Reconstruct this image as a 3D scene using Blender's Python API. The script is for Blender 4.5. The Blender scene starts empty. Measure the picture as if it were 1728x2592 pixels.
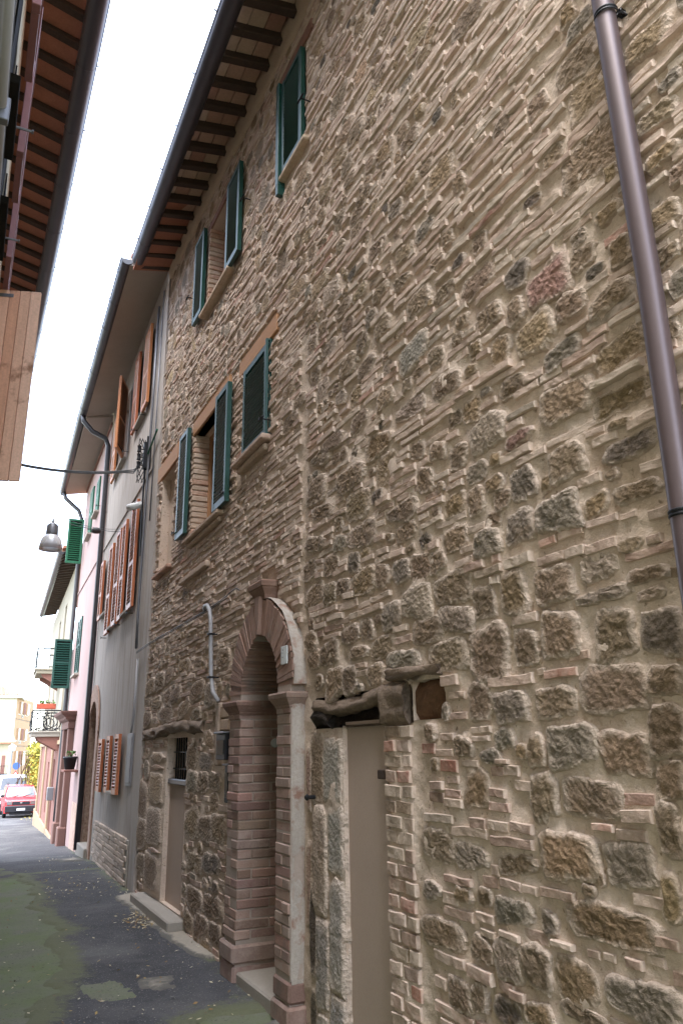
import bpy, math, random
import numpy as np
from mathutils import Vector, Matrix
R = math.radians
random.seed(7); rng = np.random.default_rng(7)
SC = bpy.context.scene; COL = SC.collection

# ------------------------------------------------------------------ camera
FPX, PITCH, YAW, ROLL, CZ = 1909.77, R(17.319), R(26.275), R(-.965), 1.68
_h = np.array([math.sin(YAW), math.cos(YAW), 0.]); _z = np.array([0, 0, 1.])
CF = math.cos(PITCH) * _h + math.sin(PITCH) * _z
_r = np.array([math.cos(YAW), -math.sin(YAW), 0.]); _u = np.cross(_r, CF)
CA = math.cos(ROLL) * _r + math.sin(ROLL) * _u
CB = -math.sin(ROLL) * _r + math.cos(ROLL) * _u
CO = np.array([0, 0, CZ])
cam = bpy.data.cameras.new('camera'); co = bpy.data.objects.new('camera', cam); COL.objects.link(co)
m = Matrix(((CA[0], CB[0], -CF[0], 0), (CA[1], CB[1], -CF[1], 0), (CA[2], CB[2], -CF[2], CZ), (0, 0, 0, 1)))
co.matrix_world = m
cam.sensor_fit = 'VERTICAL'; cam.sensor_height = 24.; cam.lens = FPX / 2592 * 24.
cam.clip_start = .02; cam.clip_end = 2000
SC.camera = co
# ------------------------------------------------------------------ light
SUN_EL, SUN_AZ = R(68), R(232)
w = bpy.data.worlds.new('World'); SC.world = w; w.use_nodes = True
nt = w.node_tree; bg = nt.nodes['Background']
sky = nt.nodes.new('ShaderNodeTexSky'); sky.sky_type = 'NISHITA'; sky.sun_disc = False
sky.sun_elevation = SUN_EL; sky.sun_rotation = SUN_AZ; sky.air_density = 1.; sky.dust_density = 1.; sky.ozone_density = 1.
hs = nt.nodes.new('ShaderNodeHueSaturation'); hs.inputs['Saturation'].default_value = .6
nt.links.new(sky.outputs[0], hs.inputs['Color']); nt.links.new(hs.outputs[0], bg.inputs[0])
bg.inputs[1].default_value = .14
sl = bpy.data.lights.new('sun', 'SUN'); sl.energy = 1.0; sl.angle = R(45); sl.color = (1, .985, .96)
so = bpy.data.objects.new('sun', sl); COL.objects.link(so)
# sky rotation is measured clockwise from +Y
sd = Vector((math.sin(SUN_AZ) * math.cos(SUN_EL), math.cos(SUN_AZ) * math.cos(SUN_EL), math.sin(SUN_EL)))
so.rotation_euler = sd.to_track_quat('Z', 'Y').to_euler(); so.location = (0, 0, 30)
vs = SC.view_settings; vs.view_transform = 'Standard'; vs.look = 'None'; vs.exposure = 3.3; vs.gamma = 1
vs.use_curve_mapping = False
SC.cycles.max_bounces = 8; SC.cycles.diffuse_bounces = 5

# ------------------------------------------------------------------ helpers
def ray(u, v): return (u - 864) * CA - (v - 1296) * CB + FPX * CF
def wp(u, v, x=2.0):
    d = ray(u, v); p = CO + d * (x / d[0]); return p[1], p[2]
def zp(u, v, z):
    d = ray(u, v); p = CO + d * ((z - CZ) / d[2]); return p[0], p[1]
def c(r, g, b, k=1.):
    f = lambda s: ((s / 255 + .055) / 1.055) ** 2.4 if s > 10 else s / 255 / 12.92
    return tuple(f(s) * k for s in (r, g, b))
_perm = np.random.default_rng(3).permutation(4096); _val = np.random.default_rng(4).random(4096) * 2 - 1
def vnoise(p):
    p = np.asarray(p, float); i = np.floor(p).astype(np.int64); f = p - i; f = f * f * (3 - 2 * f)
    out = 0
    for dx in (0, 1):
        for dy in (0, 1):
            for dz in (0, 1):
                hsh = _perm[(_perm[(_perm[(i[..., 0] + dx) & 4095] + i[..., 1] + dy) & 4095] + i[..., 2] + dz) & 4095]
                wgt = (f[..., 0] if dx else 1 - f[..., 0]) * (f[..., 1] if dy else 1 - f[..., 1]) * (f[..., 2] if dz else 1 - f[..., 2])
                out = out + wgt * _val[hsh]
    return out
def fbm(p, o=3):
    p = np.asarray(p, float); s = 0; a = 1.
    for k in range(o): s = s + a * vnoise(p * 2 ** k + 17.3 * k); a *= .5
    return s

class G:
    def __init__(s): s.v = []; s.f = []; s.t = []; s.n = 0
    def add(s, v, f, t=(1, 1, 1, 0)):
        v = np.asarray(v, float).reshape(-1, 3); s.v.append(v)
        n = s.n; s.f += [tuple(i + n for i in q) for q in f]; s.n += len(v)
        t = np.asarray(t, float)
        if t.ndim == 1:
            if len(t) == 3: t = np.append(t, 0)
            t = np.tile(t, (len(v), 1))
        s.t.append(t); return s
    def obox(s, o, ux, uy, uz, bev=0., t=(1, 1, 1, 0)):
        """box centred at o with half-edge vectors"""
        o, ux, uy, uz = (np.asarray(a, float) for a in (o, ux, uy, uz))
        L = [np.linalg.norm(a) for a in (ux, uy, uz)]
        flip = np.dot(np.cross(ux, uy), uz) < 0
        if bev <= 0:
            v = [o + i * ux + j * uy + k * uz for i in (-1, 1) for j in (-1, 1) for k in (-1, 1)]
            f = [(0, 1, 3, 2), (4, 6, 7, 5), (0, 4, 5, 1), (2, 3, 7, 6), (0, 2, 6, 4), (1, 5, 7, 3)]
        else:
            b = [min(.45, bev / l) for l in L]; v = []; idx = {}
            for i in (-1, 1):
                for j in (-1, 1):
                    for k in (-1, 1):
                        for a in range(3):
                            q = [i * (1 - b[0]), j * (1 - b[1]), k * (1 - b[2])]; q[a] = (i, j, k)[a]
                            idx[(i, j, k, a)] = len(v); v.append(o + q[0] * ux + q[1] * uy + q[2] * uz)
            f = []
            S = [(-1, -1), (1, -1), (1, 1), (-1, 1)]
            for a in range(3):
                for sg in (-1, 1):
                    q = []
                    for (p, r) in S:
                        key = [0, 0, 0]; key[a] = sg; key[(a + 1) % 3] = p; key[(a + 2) % 3] = r
                        q.append(idx[tuple(key) + (a,)])
                    f.append(tuple(q if sg > 0 else q[::-1]))
            for a in range(3):
                b1, c1 = (a + 1) % 3, (a + 2) % 3
                for sb in (-1, 1):
                    for sc_ in (-1, 1):
                        k0 = [0, 0, 0]; k1 = [0, 0, 0]; k0[a] = -1; k1[a] = 1
                        for kk in (k0, k1): kk[b1] = sb; kk[c1] = sc_
                        q = (idx[tuple(k0) + (b1,)], idx[tuple(k1) + (b1,)], idx[tuple(k1) + (c1,)], idx[tuple(k0) + (c1,)])
                        f.append(q if sb * sc_ > 0 else q[::-1])
            for i in (-1, 1):
                for j in (-1, 1):
                    for k in (-1, 1):
                        q = tuple(idx[(i, j, k, a)] for a in range(3)); f.append(q if i * j * k > 0 else q[::-1])
        if flip: f = [q[::-1] for q in f]
        return s.add(v, f, t)
    def box(s, x0, x1, y0, y1, z0, z1, bev=0., t=(1, 1, 1, 0)):
        return s.obox(((x0 + x1) / 2, (y0 + y1) / 2, (z0 + z1) / 2), ((x1 - x0) / 2, 0, 0), (0, (y1 - y0) / 2, 0), (0, 0, (z1 - z0) / 2), bev, t)
    def grid(s, P, t=(1, 1, 1, 0), close=False):
        P = np.asarray(P, float); a, b = P.shape[:2]
        f = [(i * b + j, i * b + (j + 1) % b, (i + 1) * b + (j + 1) % b, (i + 1) * b + j) for i in range(a - 1) for j in range(b if close else b - 1)]
        if isinstance(t, np.ndarray) and t.ndim == 3: t = t.reshape(-1, 4)
        return s.add(P.reshape(-1, 3), f, t)
    def tube(s, pts, r, n=8, t=(1, 1, 1, 0), cap=True, a0=0, a1=2 * math.pi):
        pts = [np.asarray(p, float) for p in pts]; rows = []
        rs = r if isinstance(r, (list, tuple, np.ndarray)) else [r] * len(pts)
        up = None
        for i, p in enumerate(pts):
            d = pts[min(i + 1, len(pts) - 1)] - pts[max(i - 1, 0)]; d = d / np.linalg.norm(d)
            if up is None: up = np.array([0, 0, 1.]) if abs(d[2]) < .9 else np.array([1., 0, 0])
            sx = np.cross(d, up); sx /= np.linalg.norm(sx); up = np.cross(sx, d)
            rows.append([p + rs[i] * (math.cos(q) * sx + math.sin(q) * up) for q in np.linspace(0, 2 * math.pi, n, endpoint=False)])
        base = s.n; s.grid(np.array(rows), t, close=True)
        if cap:
            s.f.append(tuple(base + k for k in range(n))[::-1]); s.f.append(tuple(base + (len(pts) - 1) * n + k for k in range(n)))
        # winding
        return s
    def lathe(s, prof, o, n=20, t=(1, 1, 1, 0), axis=(0, 0, 1)):
        ax = np.array(axis, float); ax /= np.linalg.norm(ax)
        e1 = np.cross(ax, (0, 1, 0) if abs(ax[1]) < .9 else (1, 0, 0)); e1 /= np.linalg.norm(e1); e2 = np.cross(ax, e1)
        rows = [[np.array(o) + ax * zz + rr * (math.cos(q) * e1 + math.sin(q) * e2) for q in np.linspace(0, 2 * math.pi, n, endpoint=False)] for rr, zz in prof]
        return s.grid(np.array(rows), t, close=True)
    def loft(s, A, B, t=(1, 1, 1, 0), caps=True):
        """two point loops of equal length -> closed solid"""
        A, B = np.asarray(A, float), np.asarray(B, float); n = len(A); b = s.n
        f = [(i, (i + 1) % n, n + (i + 1) % n, n + i) for i in range(n)]
        if caps: f += [tuple(range(n))[::-1], tuple(range(n, 2 * n))]
        return s.add(np.vstack([A, B]), f, t)

def build(name, g, mat, parent=None, smooth=False, kind=None, label=None):
    me = bpy.data.meshes.new(name)
    V = np.vstack(g.v); me.from_pydata(V.tolist(), [], g.f)
    at = me.color_attributes.new('tint', 'FLOAT_COLOR', 'POINT')
    at.data.foreach_set('color', np.vstack(g.t).astype(np.float32).ravel())
    me.materials.append(mat)
    if smooth: me.polygons.foreach_set('use_smooth', np.ones(len(me.polygons), bool))
    o = bpy.data.objects.new(name, me); COL.objects.link(o)
    if parent is not None:
        o.parent = parent
        if parent.parent is None: o.location = -Vector(parent.location)
    if kind: o['kind'] = kind
    if label: o['label'] = label
    return o
def copyp(o, d=(0, 0, 0)):
    """another piece sharing the mesh, under the same parent"""
    q = o.copy(); COL.objects.link(q); q.parent = o.parent; q.location = o.location + Vector(d); return q
def thing(name, label, cat, loc=(0, 0, 0), group=None):
    o = bpy.data.objects.new(name, None); COL.objects.link(o); o.location = loc; o.empty_display_size = .3
    o['label'] = label; o['category'] = cat
    if group: o['group'] = group
    return o
def tag(o, label, cat, group=None):
    o['label'] = label; o['category'] = cat
    if group: o['group'] = group
    return o

class Frame:
    """facade frame: s along the street, z up, d out towards the street"""
    def __init__(s, x, y, dxdy, left=False):
        s.o = np.array([x, y, 0.]); e = np.array([dxdy, 1., 0.]); s.e = e / np.linalg.norm(e)
        s.n = np.array([-s.e[1], s.e[0], 0.]) * (-1 if left else 1)
        s.y0 = y
    def p(s, y, z, d=0.): return s.o + s.e * (y - s.y0) + s.n * d + np.array([0, 0, z])
    def box(s, g, y0, y1, z0, z1, d0, d1, bev=0., t=(1, 1, 1, 0)):
        g.obox(s.p((y0 + y1) / 2, (z0 + z1) / 2, (d0 + d1) / 2), s.e * (y1 - y0) / 2, s.n * (d1 - d0) / 2, (0, 0, (z1 - z0) / 2), bev, t); return g
    def wall(s, g, y0, y1, z0, z1, holes=(), depth=.18, t=(1, 1, 1, 0), d=0., back=True, step=1.0):
        ys = sorted({y0, y1, *[h[0] for h in holes], *[h[1] for h in holes], *np.arange(y0 + step, y1 - .1, step)})
        zs = sorted({z0, z1, *[h[2] for h in holes], *[h[3] for h in holes]})
        for a, b in zip(ys[:-1], ys[1:]):
            for e, f in zip(zs[:-1], zs[1:]):
                if any(h[0] - 1e-6 <= a and b <= h[1] + 1e-6 and h[2] - 1e-6 <= e and f <= h[3] + 1e-6 for h in holes): continue
                g.add([s.p(a, e, d), s.p(b, e, d), s.p(b, f, d), s.p(a, f, d)], [(0, 1, 2, 3)], t)
        for h in holes:
            a, b, e, f = h[:4]
            P0 = [s.p(a, e, d), s.p(b, e, d), s.p(b, f, d), s.p(a, f, d)]; P1 = [s.p(a, e, d - depth), s.p(b, e, d - depth), s.p(b, f, d - depth), s.p(a, f, d - depth)]
            for i in range(4):
                j = (i + 1) % 4; g.add([P0[i], P0[j], P1[j], P1[i]], [(0, 1, 2, 3)], t)
        return g

# ------------------------------------------------------------------ materials
def nodes(name):
    mt = bpy.data.materials.new(name); mt.use_nodes = True; n = mt.node_tree; return mt, n, n.nodes['Principled BSDF']
def N(n, typ, **kw):
    o = n.nodes.new(typ)
    for k, v in kw.items(): setattr(o, k, v)
    return o
def mixc(n, fac, a, b, mode='MIX'):
    o = N(n, 'ShaderNodeMix', data_type='RGBA', blend_type=mode)
    for key, val in ((0, fac), (6, a), (7, b)):
        if hasattr(val, 'links') or hasattr(val, 'is_linked'): n.links.new(val, o.inputs[key])
        else: o.inputs[key].default_value = val if key == 0 else (*val[:3], 1)
    return o.outputs[2]
def ramp(n, src, p0, p1, a=0., b=1.):
    o = N(n, 'ShaderNodeMapRange'); n.links.new(src, o.inputs[0])
    for k, v in zip((1, 2, 3, 4), (p0, p1, a, b)): o.inputs[k].default_value = v
    return o.outputs[0]
def noise(n, vec, scale, detail=4, rough=.6, stretch=None):
    if stretch:
        mp = N(n, 'ShaderNodeMapping'); mp.inputs['Scale'].default_value = stretch; n.links.new(vec, mp.inputs[0]); vec = mp.outputs[0]
    o = N(n, 'ShaderNodeTexNoise'); o.inputs['Scale'].default_value = scale; o.inputs['Detail'].default_value = detail; o.inputs['Roughness'].default_value = rough
    n.links.new(vec, o.inputs['Vector']); return o.outputs['Fac']
def mat(name, col=None, rough=.8, metal=0., var=.25, vscale=3., fine=40., bump=.3, bdist=.01, tint=False, smear=None, streak=0., spec=.3, patch=None, stretch=None, pits=0., specks=None):
    mt, n, b = nodes(name)
    geo = N(n, 'ShaderNodeNewGeometry'); pos = geo.outputs['Position']
    if tint:
        at = N(n, 'ShaderNodeAttribute', attribute_name='tint'); base = at.outputs['Color']
        if col: base = mixc(n, 1., base, col, 'MULTIPLY')
    else:
        rgb = N(n, 'ShaderNodeRGB'); rgb.outputs[0].default_value = (*col, 1); base = rgb.outputs[0]
    n1 = noise(n, pos, vscale, 5, .65, stretch); n2 = noise(n, pos, fine, 4, .7)
    base = mixc(n, 1., base, mixc(n, n1, (1 - var,) * 3, (1 + var,) * 3), 'MULTIPLY')
    base = mixc(n, 1., base, mixc(n, n2, (1 - var * 1.3,) * 3, (1 + var * 1.3,) * 3), 'MULTIPLY')
    if patch:
        f = ramp(n, noise(n, pos, patch[1], 4, .6), patch[2], patch[3]); base = mixc(n, f, base, patch[0])
    if specks:
        f = ramp(n, noise(n, pos, specks[1], 2, .5), specks[2], specks[3], 0, .8); base = mixc(n, f, base, specks[0])
    if streak:
        f = ramp(n, noise(n, pos, 2.2, 5, .7, (4, 4, .25)), .5, .75, 0, streak); base = mixc(n, f, base, mixc(n, 1., base, (.45, .42, .38), 'MULTIPLY'))
    if smear:
        # lime smeared over the edge of the piece: alpha of tint is nearness to the edge
        at2 = N(n, 'ShaderNodeAttribute', attribute_name='tint')
        ad = N(n, 'ShaderNodeMath', operation='ADD'); n.links.new(at2.outputs['Alpha'], ad.inputs[0]); n.links.new(noise(n, pos, 16, 5, .7), ad.inputs[1])
        f = ramp(n, ad.outputs[0], smear[1], smear[2], 0, .85); base = mixc(n, f, base, smear[0])
    n.links.new(base, b.inputs['Base Color'])
    b.inputs['Roughness'].default_value = rough; b.inputs['Metallic'].default_value = metal; b.inputs['Specular IOR Level'].default_value = spec
    if bump:
        hsum = n2
        if pits:
            vo = N(n, 'ShaderNodeTexVoronoi'); vo.inputs['Scale'].default_value = fine * .55; n.links.new(pos, vo.inputs['Vector'])
            mm = N(n, 'ShaderNodeMath', operation='MULTIPLY_ADD'); n.links.new(vo.outputs['Distance'], mm.inputs[0]); mm.inputs[1].default_value = pits; n.links.new(n2, mm.inputs[2]); hsum = mm.outputs[0]
        bp = N(n, 'ShaderNodeBump'); bp.inputs['Strength'].default_value = bump; bp.inputs['Distance'].default_value = bdist
        n.links.new(hsum, bp.inputs['Height']); n.links.new(bp.outputs[0], b.inputs['Normal'])
    return mt
MORT = c(198, 179, 163)
M = {}
M['mortar'] = mat('lime_mortar', MORT, .95, var=.17, vscale=3., fine=60, bump=.8, bdist=.008, pits=.3, specks=(c(128, 108, 92), 38, .64, .74), patch=(c(162, 138, 120), 2.2, .52, .78))
M['stone'] = mat('rubble_stone', None, .95, var=.36, vscale=9, fine=75, bump=1., bdist=.014, tint=True, smear=(MORT, .85, 1.4), patch=(c(124, 100, 74), 5., .62, .8), pits=.8)
M['brick'] = mat('old_brick', None, .95, var=.25, vscale=8, fine=80, bump=.6, bdist=.006, tint=True, smear=(MORT, .5, 1.1), pits=.4)
M['portalbrick'] = mat('portal_brick', None, .92, var=.25, vscale=6, fine=80, bump=.5, bdist=.004, tint=True, smear=(c(172, 154, 142), .85, 1.5), patch=(c(96, 88, 80), 4., .6, .8))
M['render'] = mat('niche_plaster', c(172, 153, 140), .95, var=.10, vscale=1.4, fine=120, bump=.12, bdist=.003)
M['paleplaster'] = mat('worn_lime_coat', c(164, 154, 144), .95, var=.25, vscale=6, fine=60, bump=.5, bdist=.006, patch=(c(138, 108, 94), 9., .54, .66))
M['grey'] = mat('grey_render', c(166, 156, 148), .95, var=.14, vscale=1.0, fine=60, bump=.15, bdist=.003, streak=.75, patch=(c(140, 128, 116), .9, .55, .8))
M['pink'] = mat('pink_render', c(154, 130, 126), .95, var=.09, vscale=1.0, fine=60, bump=.1, bdist=.003, streak=.25)
M['cream'] = mat('cream_render', c(150, 141, 124), .95, var=.1, vscale=1.0, fine=60, bump=.1, bdist=.003, streak=.3)
M['rose'] = mat('rose_render', c(128, 90, 80), .95, var=.14, vscale=1.5, fine=60, bump=.15, bdist=.003, streak=.3)
M['farbrick'] = mat('pale_brick', c(172, 140, 110), .95, var=.1, vscale=.8, fine=20, bump=.1)
M['white'] = mat('white_render', c(212, 208, 202), .9, var=.04, vscale=.3, fine=20, bump=.05)
M['ochre'] = mat('ochre_render', c(180, 169, 146), .95, var=.08, vscale=1., fine=60, bump=.1, bdist=.003, streak=.25)
M['concrete'] = mat('concrete', c(150, 142, 132), .95, var=.15, vscale=3, fine=70, bump=.3, bdist=.004)
M['soffit'] = mat('soffit_plaster', c(152, 140, 128), .95, var=.14, vscale=2, fine=50, bump=.15, bdist=.003)
M['gutter'] = mat('painted_gutter', c(68, 64, 70), .42, metal=.35, var=.1, vscale=2, fine=30, bump=.03, spec=.5)
M['gutterdark'] = mat('dark_gutter', c(58, 56, 58), .45, metal=.3, var=.1, vscale=2, fine=30, bump=.03, spec=.5)
M['pipe'] = mat('brown_painted_pipe', c(90, 76, 77), .42, metal=.35, var=.06, vscale=2, fine=20, bump=.02, spec=.5)
M['rafter'] = mat('old_rafter', c(62, 48, 40), .85, var=.35, vscale=6, fine=40, bump=.5, bdist=.005)
M['terra'] = mat('terracotta', None, .9, var=.22, vscale=7, fine=50, bump=.3, bdist=.004, tint=True)
M['green'] = mat('green_shutter_paint', c(22, 62, 54), .4, var=.12, vscale=4, fine=30, bump=.06, bdist=.002, spec=.5)
M['grasgreen'] = mat('bright_green_paint', c(28, 86, 60), .5, var=.12, vscale=4, fine=30, bump=.06, bdist=.002, spec=.4)
M['oak'] = mat('varnished_wood', c(176, 112, 66), .5, var=.18, vscale=5, fine=60, bump=.1, bdist=.002, stretch=(8, 8, .6), spec=.4)
M['redwood'] = mat('reddish_varnish', c(170, 98, 60), .5, var=.18, vscale=5, fine=60, bump=.1, bdist=.002, stretch=(8, 8, .6), spec=.4)
M['pine'] = mat('pine_boards', None, .55, var=.22, vscale=4, fine=50, bump=.12, bdist=.002, tint=True, stretch=(9, 9, .5), patch=(c(130, 88, 64), 4.2, .62, .74))
M['burntwood'] = mat('charred_beam', c(46, 38, 32), .9, var=.5, vscale=6, fine=30, bump=1., bdist=.015, stretch=(6, 1, 6))
M['oldwood'] = mat('weathered_beam', c(120, 103, 88), .9, var=.45, vscale=6, fine=40, bump=1., bdist=.012, stretch=(8, 1, 8))
M['lintelwood'] = mat('smooth_wood_lintel', c(168, 126, 92), .7, var=.15, vscale=5, fine=40, bump=.2, bdist=.003, stretch=(8, .6, 8))
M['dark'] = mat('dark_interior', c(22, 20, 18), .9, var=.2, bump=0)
M['iron'] = mat('iron', c(40, 40, 42), .55, metal=.6, var=.2, bump=.05)
M['greymetal'] = mat('grey_metal', c(112, 112, 116), .45, metal=.5, var=.1, bump=.03)
M['conduit'] = mat('grey_plastic', c(150, 148, 150), .5, var=.05, bump=.02)
M['cable'] = mat('black_cable', c(80, 80, 82), .6, var=.1, bump=.02)
M['whiteplastic'] = mat('white_plastic', c(206, 206, 206), .4, var=.05, bump=.02)
M['glass'] = mat('window_glass', c(36, 40, 44), .12, var=.1, bump=0, spec=.6)
M['asphalt'] = mat('asphalt', c(68, 67, 69), .95, var=.45, smear=(c(98, 100, 74), .98, 1.3), specks=(c(150, 146, 140), 80, .64, .70), vscale=2.5, fine=90, bump=.9, bdist=.008, patch=(c(104, 102, 100), .8, .5, .75), pits=.5)
M['oldpaving'] = mat('mossy_old_asphalt', c(104, 103, 92), .95, var=.36, specks=(c(66, 62, 54), 45, .62, .72), vscale=2, fine=80, bump=.6, bdist=.006, patch=(c(92, 104, 62), 1.7, .32, .66))
M['apron'] = mat('cement_apron', c(150, 141, 128), .95, var=.22, vscale=3, fine=60, bump=.45, bdist=.005, smear=(c(78, 76, 72), 1.0, 1.4))
M['leafy'] = mat('yellow_leaves', None, .7, var=.15, vscale=3, fine=20, bump=0, tint=True)
M['plant'] = mat('green_leaves', c(70, 96, 44), .7, var=.3, vscale=9, fine=40, bump=0)
M['redpaint'] = mat('red_car_paint', c(196, 44, 48), .25, var=.04, bump=0, spec=.6)
M['whitepaint'] = mat('white_car_paint', c(215, 218, 220), .25, var=.03, bump=0, spec=.6)
M['blackplastic'] = mat('black_plastic', c(38, 38, 42), .5, var=.08, bump=.02)
M['rubber'] = mat('tyre_rubber', c(30, 30, 32), .8, var=.1, bump=.05)
M['chrome'] = mat('chrome', c(170, 170, 172), .2, metal=.9, var=.05, bump=0)
M['carglass'] = mat('car_glass', c(46, 52, 60), .08, var=.1, bump=0, spec=.8)
M['marble'] = mat('number_tile', c(188, 190, 188), .5, var=.06, bump=.05)
# ================================================================== GROUND
YG = np.array([-30, 0, 9.0, 12.5, 15.2, 20, 42, 60, 90, 400.]); ZG = np.array([.11, .11, .13, .10, -.04, -.27, -1.33, -1.95, -2.0, -2.0])
def gz(y): return float(np.interp(y, YG, ZG))
ys = np.concatenate([np.arange(-30, 0, 3.), np.arange(0, 20, .12), np.arange(20, 60, .8), np.arange(60, 400, 10.)])
xs = np.concatenate([np.arange(-250, -3, 13.), np.arange(-3, 3.2, .12), np.arange(3.4, 14, .8), np.arange(15, 260, 14.)])
Y, X = np.meshgrid(ys, xs, indexing='ij'); Z = np.interp(Y, YG, ZG)
Z = Z + .012 * fbm(np.stack([X * .9, Y * .9, X * 0], -1), 3) + .006 * fbm(np.stack([X * 7, Y * 7, X * 0 + 5], -1), 3)
g = G(); g.grid(np.stack([X, Y, Z], -1)); build('street', g, M['oldpaving'], smooth=True, kind='structure')
def ground_patch(name, poly, lift, mt, res=.06, jag=.08, fade=.09, blend=.3):
    poly = np.array(poly, float); y0, y1 = poly[:, 1].min() - .2, poly[:, 1].max() + .2; x0, x1 = poly[:, 0].min() - .2, poly[:, 0].max() + .2
    yy = np.arange(y0, y1, res); xx = np.arange(x0, x1, res); Yg, Xg = np.meshgrid(yy, xx, indexing='ij')
    nx = Xg + jag * fbm(np.stack([Xg * 5, Yg * 5, 0 * Xg], -1), 4); ny = Yg + jag * fbm(np.stack([Xg * 3, Yg * 3, 0 * Xg + 9], -1), 4)
    sd = np.full(Xg.shape, 1e9); ins = np.zeros(Xg.shape, bool)
    for a, b in zip(poly, np.roll(poly, -1, 0)):
        e = b - a; t = np.clip(((nx - a[0]) * e[0] + (ny - a[1]) * e[1]) / (e @ e), 0, 1)
        sd = np.minimum(sd, np.hypot(nx - a[0] - t * e[0], ny - a[1] - t * e[1]))
        cr = ((a[1] > ny) != (b[1] > ny)); xi = a[0] + (ny - a[1]) / (b[1] - a[1] + 1e-9) * e[0]; ins ^= cr & (nx < xi)
    sd = np.where(ins, sd, -sd)
    base = np.interp(Yg, YG, ZG) + .012 * fbm(np.stack([Xg * .9, Yg * .9, Xg * 0], -1), 3)
    Zg = base + lift + np.clip(sd / fade, -1, 0) * (lift + .03) + .004 * fbm(np.stack([Xg * 9, Yg * 9, Xg * 0], -1), 3)
    keep = sd > -.09; idx = -np.ones(Xg.shape, int); idx[keep] = np.arange(keep.sum())
    V = np.stack([Xg, Yg, Zg], -1)[keep]; F = []; al = np.clip(1 - sd[keep] / blend, 0, 1)
    tn = np.concatenate([np.ones((len(V), 3)), al[:, None]], 1)
    for i in range(len(yy) - 1):
        for j in range(len(xx) - 1):
            q = (idx[i, j], idx[i, j + 1], idx[i + 1, j + 1], idx[i + 1, j])
            if min(q) >= 0: F.append(q)
    g = G(); g.add(V, F, tn); return build(name, g, mt, smooth=True, kind='structure')
zz = .12
moss_edge = [zp(u, v, zz) for u, v in ((62, 2600), (120, 2530), (170, 2512), (128, 2490), (152, 2462), (115, 2392), (163, 2362), (92, 2300), (82, 2245), (0, 2196), (-30, 2170))]
bot = [zp(u, v, zz) for u, v in ((690, 2545), (610, 2560), (480, 2592))]
ground_patch('asphalt_surface', moss_edge[:-1] + [(-.6, 11.9), (2.12, 11.9), (2.1, 5.2), (1.95, 4.9)] + bot + [(1.2, 3.5), (.4, 3.5)], .016, M['asphalt'], res=.03, fade=.10, blend=.42)
ground_patch('asphalt_surface', [(-14., 11.6), (-20., 80.), (20., 80.), (4.5, 42.), (2.6, 20), (2.12, 14), (2.12, 11.6)], .012, M['asphalt'], res=.14, fade=.16)
apron = [zp(u, v, zz) for u, v in ((300, 2272), (330, 2302), (400, 2362), (430, 2400), (500, 2432), (560, 2440))]
ground_patch('cement_apron', apron + [(2.1, 6.0), (2.1, 9.6)], .032, M['apron'], res=.03, jag=.06, fade=.05, blend=.10)
ground_patch('cement_apron', [zp(u, v, zz) for u, v in ((735, 2560), (700, 2585), (760, 2640), (900, 2640))] + [(2.1, 3.9), (2.1, 4.9)], .028, M['apron'], res=.05)
ground_patch('cement_apron', [zp(u, v, zz) for u, v in ((137, 2171), (195, 2160), (215, 2172), (160, 2176))], .03, M['apron'], res=.05)
ground_patch('worn_patch', [zp(u, v, zz) for u, v in ((375, 2480), (440, 2472), (446, 2500), (400, 2512), (360, 2500))], .0185, M['apron'], res=.03)
ground_patch('worn_patch', [zp(u, v, zz) for u, v in ((230, 2495), (330, 2490), (360, 2520), (290, 2545), (240, 2535))], .0165, M['oldpaving'], res=.03)

# ================================================================== STONE HOUSE
FS = Frame(2., 0., 0.)
SH = thing('stone_house', 'long rubble stone and brick house with green shutters and an arched brick doorway', 'house', (2., 5., .1))
RY0, RZ0, RES = .8, -.2, .01
NY, NZ = 900, 880
block = np.zeros((NY, NZ), bool); occ = np.zeros((NY, NZ), np.float32)
def cells(y0, y1, z0, z1):
    return slice(max(0, int((y0 - RY0) / RES)), max(0, int((y1 - RY0) / RES) + 1)), slice(max(0, int((z0 - RZ0) / RES)), max(0, int((z1 - RZ0) / RES) + 1))
def blk(y0, y1, z0, z1): block[cells(y0, y1, z0, z1)] = True
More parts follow.
